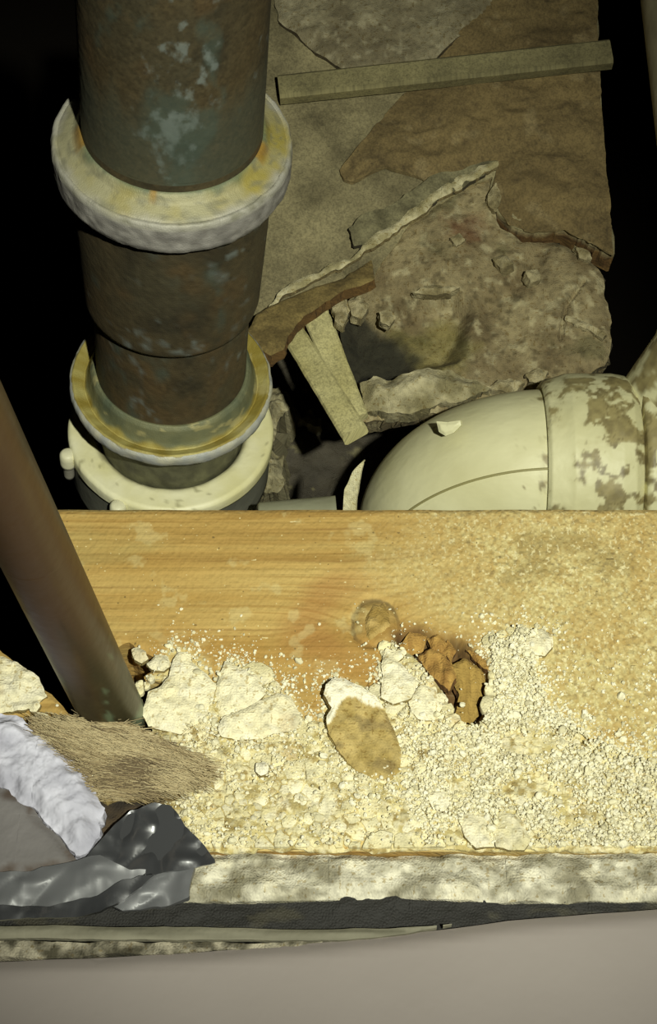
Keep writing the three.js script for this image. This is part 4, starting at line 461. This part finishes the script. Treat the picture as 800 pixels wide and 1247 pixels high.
// ---------------------------------------------------------------- lower left: foam, membrane, fibres, crumpled black plastic
{
  const lf = lift(plate, 0.012);
  tag(mesh('foam_strip', sheetGeo({ f: lf, poly: jag(outline(lf, [[-80, 840], [-5, 866], [14, 872], [40, 884], [62, 904], [86, 918], [98, 936], [112, 950], [116, 966], [126, 984], [118, 1000], [120, 1018], [106, 1036], [92, 1044], [66, 1012], [40, 984], [10, 962], [-80, 920]]), 0.0022, 0.0014, 101), res: 0.0009, t: 0.007, seed: 21, top: (u, v, d) => 0.004 * sstep(0, 0.006, d) + 0.0022 * fbm(u * 110, v * 110, 5) + 0.0008 * fbm(u * 500, v * 500, 3), col: (u, v) => mix(C('#a9a8b4'), C('#d2d1dd'), clamp(0.6 + 1.2 * fbm(u * 140, v * 140, 4))) }), M.foam), 'ragged white foam insulation strip at the left edge', 'foam insulation');
  const gf = tilted(30, 1010, plate, 0.05, -0.06, 0.012);
  tag(mesh('grey_membrane', sheetGeo({ f: gf, poly: jag(outline(gf, [[-80, 918], [10, 960], [40, 982], [66, 1010], [94, 1046], [84, 1056], [40, 1062], [-80, 1072]]), 0.003, 0.0006, 111), res: 0.0012, t: 0.003, seed: 22, top: (u, v, d) => -0.0015 * (1 - sstep(0, 0.004, d)) + 0.001 * fbm(u * 40, v * 40, 3), col: (u, v, d) => mix(mix(C('#66625f'), C('#787472'), clamp(0.5 + fbm(u * 50, v * 50, 3))), C('#4a3a2c'), 0.8 * sstep(0.0035, 0.0008, d + 0.003 * fbm(u * 160, v * 160, 3)) * sstep(0, 0.25, fbm(u * 80, v * 80, 3) + 0.15)) }), M.membrane), 'smooth grey membrane below the white foam in the lower left', 'membrane');
  // crumpled plastic: sheets folded about sharp ridges
  const segD = (p, u, v) => { let b = 1; for (let i = 0; i < p.length - 1; i++) { const [ax, ay] = p[i], [bx, by] = p[i + 1], t = clamp(((u - ax) * (bx - ax) + (v - ay) * (by - ay)) / ((bx - ax) ** 2 + (by - ay) ** 2)); b = Math.min(b, Math.hypot(u - ax - t * (bx - ax), v - ay - t * (by - ay))); } return b; };
  const creases = [[[112, 1040], [124, 1026], [150, 1021], [182, 1020], [204, 1034]], [[104, 1098], [140, 1082], [170, 1068], [188, 1062]], [[-20, 1112], [50, 1108], [100, 1098]], [[130, 1066], [150, 1042], [156, 1030]], [[-20, 1074], [50, 1070], [90, 1060]], [[206, 982], [214, 1010], [240, 1046]], [[170, 1072], [180, 1090], [182, 1104]]].map(c => outline(plate, c));
  const fold = (s, a) => (u, v, d) => creases.reduce((t, c) => t + 0.0042 * sstep(0.0064, 0, segD(c, u, v) + 0.0008 * fbm(u * 150, v * 150, 2)), 0) + a * (ridge(u * 30 + s + v * 14, v * 46 + s * 2, 2) - 0.4) + a * 0.5 * Math.abs(n2(u * 70 + s, v * 90 - u * 60)) + a * 0.15 * ridge(u * 140 + s, v * 140, 2);
  const plas = (name, label, px, mat, h, ax, az, s, a = 0.004, cat = 'plastic sheet') => { const c = px.reduce((t, q) => [t[0] + q[0] / px.length, t[1] + q[1] / px.length], [0, 0]); const f = tilted(c[0], c[1], plate, ax, az, h); return tag(mesh(name, sheetGeo({ f, poly: jag(outline(f, px), 0.003, 0.0009, s), res: 0.0009, t: 0.0012, sideRough: 0, seed: s, top: fold(s, a) }), mat), label, cat); };
  plas('plastic_sheet', 'glossy black plastic sheet folded to a point below the brown fibres', [[100, 1052], [118, 1030], [140, 1004], [160, 986], [188, 976], [206, 978], [222, 998], [242, 1022], [264, 1050], [236, 1056], [200, 1062], [150, 1078], [112, 1076]], M.black, 0.0115, 0.05, -0.16, 3, 0.0038);
  plas('plastic_sheet', 'crumpled grey plastic film bunched under the black plastic point', [[150, 1076], [200, 1062], [240, 1056], [232, 1096], [196, 1106], [150, 1110], [120, 1100]], M.greyFilm, 0.005, 0.02, -0.1, 9, 0.004);
  plas('plastic_sheet', 'dark folded plastic running from the left edge under the grey membrane', [[-80, 1066], [40, 1062], [96, 1048], [124, 1044], [160, 1062], [184, 1060], [150, 1088], [110, 1104], [60, 1112], [-80, 1116]], M.greyFilm, 0.010, 0.0, -0.12, 17, 0.004);
  plas('plastic_sheet', 'narrow black plastic fold with shiny edge at the very bottom left', [[-80, 1100], [60, 1104], [110, 1092], [170, 1066], [190, 1064], [150, 1098], [100, 1116], [-80, 1126]], M.black, 0.0115, 0.02, -0.2, 23, 0.003);
  // tuft of brown fibres
  const tu = group('fibre_tuft'); tag(tu, 'fuzzy tuft of brown fibres below the foot of the copper pipe', 'fibre insulation');
  const tf = lift(plate, 0.009), tp = outline(tf, [[56, 886], [90, 884], [130, 886], [170, 898], [206, 914], [242, 930], [236, 948], [200, 964], [170, 974], [130, 976], [104, 960], [90, 936], [70, 916], [50, 900]]);
  mesh('gap_shade', sheetGeo({ f: lift(plate, 0.006), poly: jag(outline(lift(plate, 0.006), [[100, 958], [140, 966], [186, 962], [180, 980], [150, 1002], [126, 1034], [110, 1046], [118, 1010], [124, 985]]), 0.002, 0.001, 131), res: 0.0012, t: 0.005, top: (u, v, d) => 0.002 * fbm(u * 120, v * 160, 4), col: (u, v) => mix([0.02, 0.014, 0.008], [0.075, 0.05, 0.025], clamp(0.5 + 1.4 * fbm(u * 120, v * 200, 4))) }), M.rot, tu);  // added near-black sheet, stands in for the shade in the gap below the tuft
  mesh('pad', sheetGeo({ f: tf, poly: jag(tp, 0.003, 0.002, 121), res: 0.0012, t: 0.007, seed: 25, top: (u, v, d) => 0.004 * sstep(0, 0.01, d) + 0.003 * fbm(u * 90, v * 160, 4), col: (u, v) => mix(C('#6d5833'), C('#94804f'), clamp(0.5 + 1.5 * fbm(u * 60, v * 180, 4))) }), M.rot, tu);
  const r = rng(909), mats = [M.fibre, M.fibreLight, M.fibreDark], geos = [[], [], []];
  for (let i = 0; i < 5200; i++) {
    let u, v; do { u = -0.13 + r() * 0.09; v = -0.13 + r() * 0.05; } while (!inside(tp, u, v));
    const a = -0.32 + (r() - 0.5) * 0.6 + 0.6 * fbm(u * 40, v * 40, 2), L = 0.008 + r() * 0.012, h = 0.0005 + r() * 0.0055, p = [];
    for (let k = 0; k < 4; k++) { const t = k / 3 - 0.4; p.push(pt(tf, u + Math.cos(a) * L * t + (r() - 0.5) * 0.0012, v + Math.sin(a) * L * t + (r() - 0.5) * 0.0012, h + 0.0015 * Math.sin(k * 1.3 + i) + (r() - 0.5) * 0.001)); }
    const q = 1.5 * fbm(u * 90 + 3, v * 120, 3) + (r() - 0.5) * 0.4; geos[q > 0.12 ? 1 : q < -0.2 ? 2 : 0].push(new THREE.TubeGeometry(new THREE.CatmullRomCurve3(p), 5, 0.00008 + r() * 0.00007, 3, false));
  }
  ['fibres', 'pale_fibres', 'dark_fibres'].forEach((n, i) => tag(mesh(n, mergeGeometries(geos[i]), mats[i], tu), null, null, null, 'stuff'));
}
renderer.render(scene, camera);
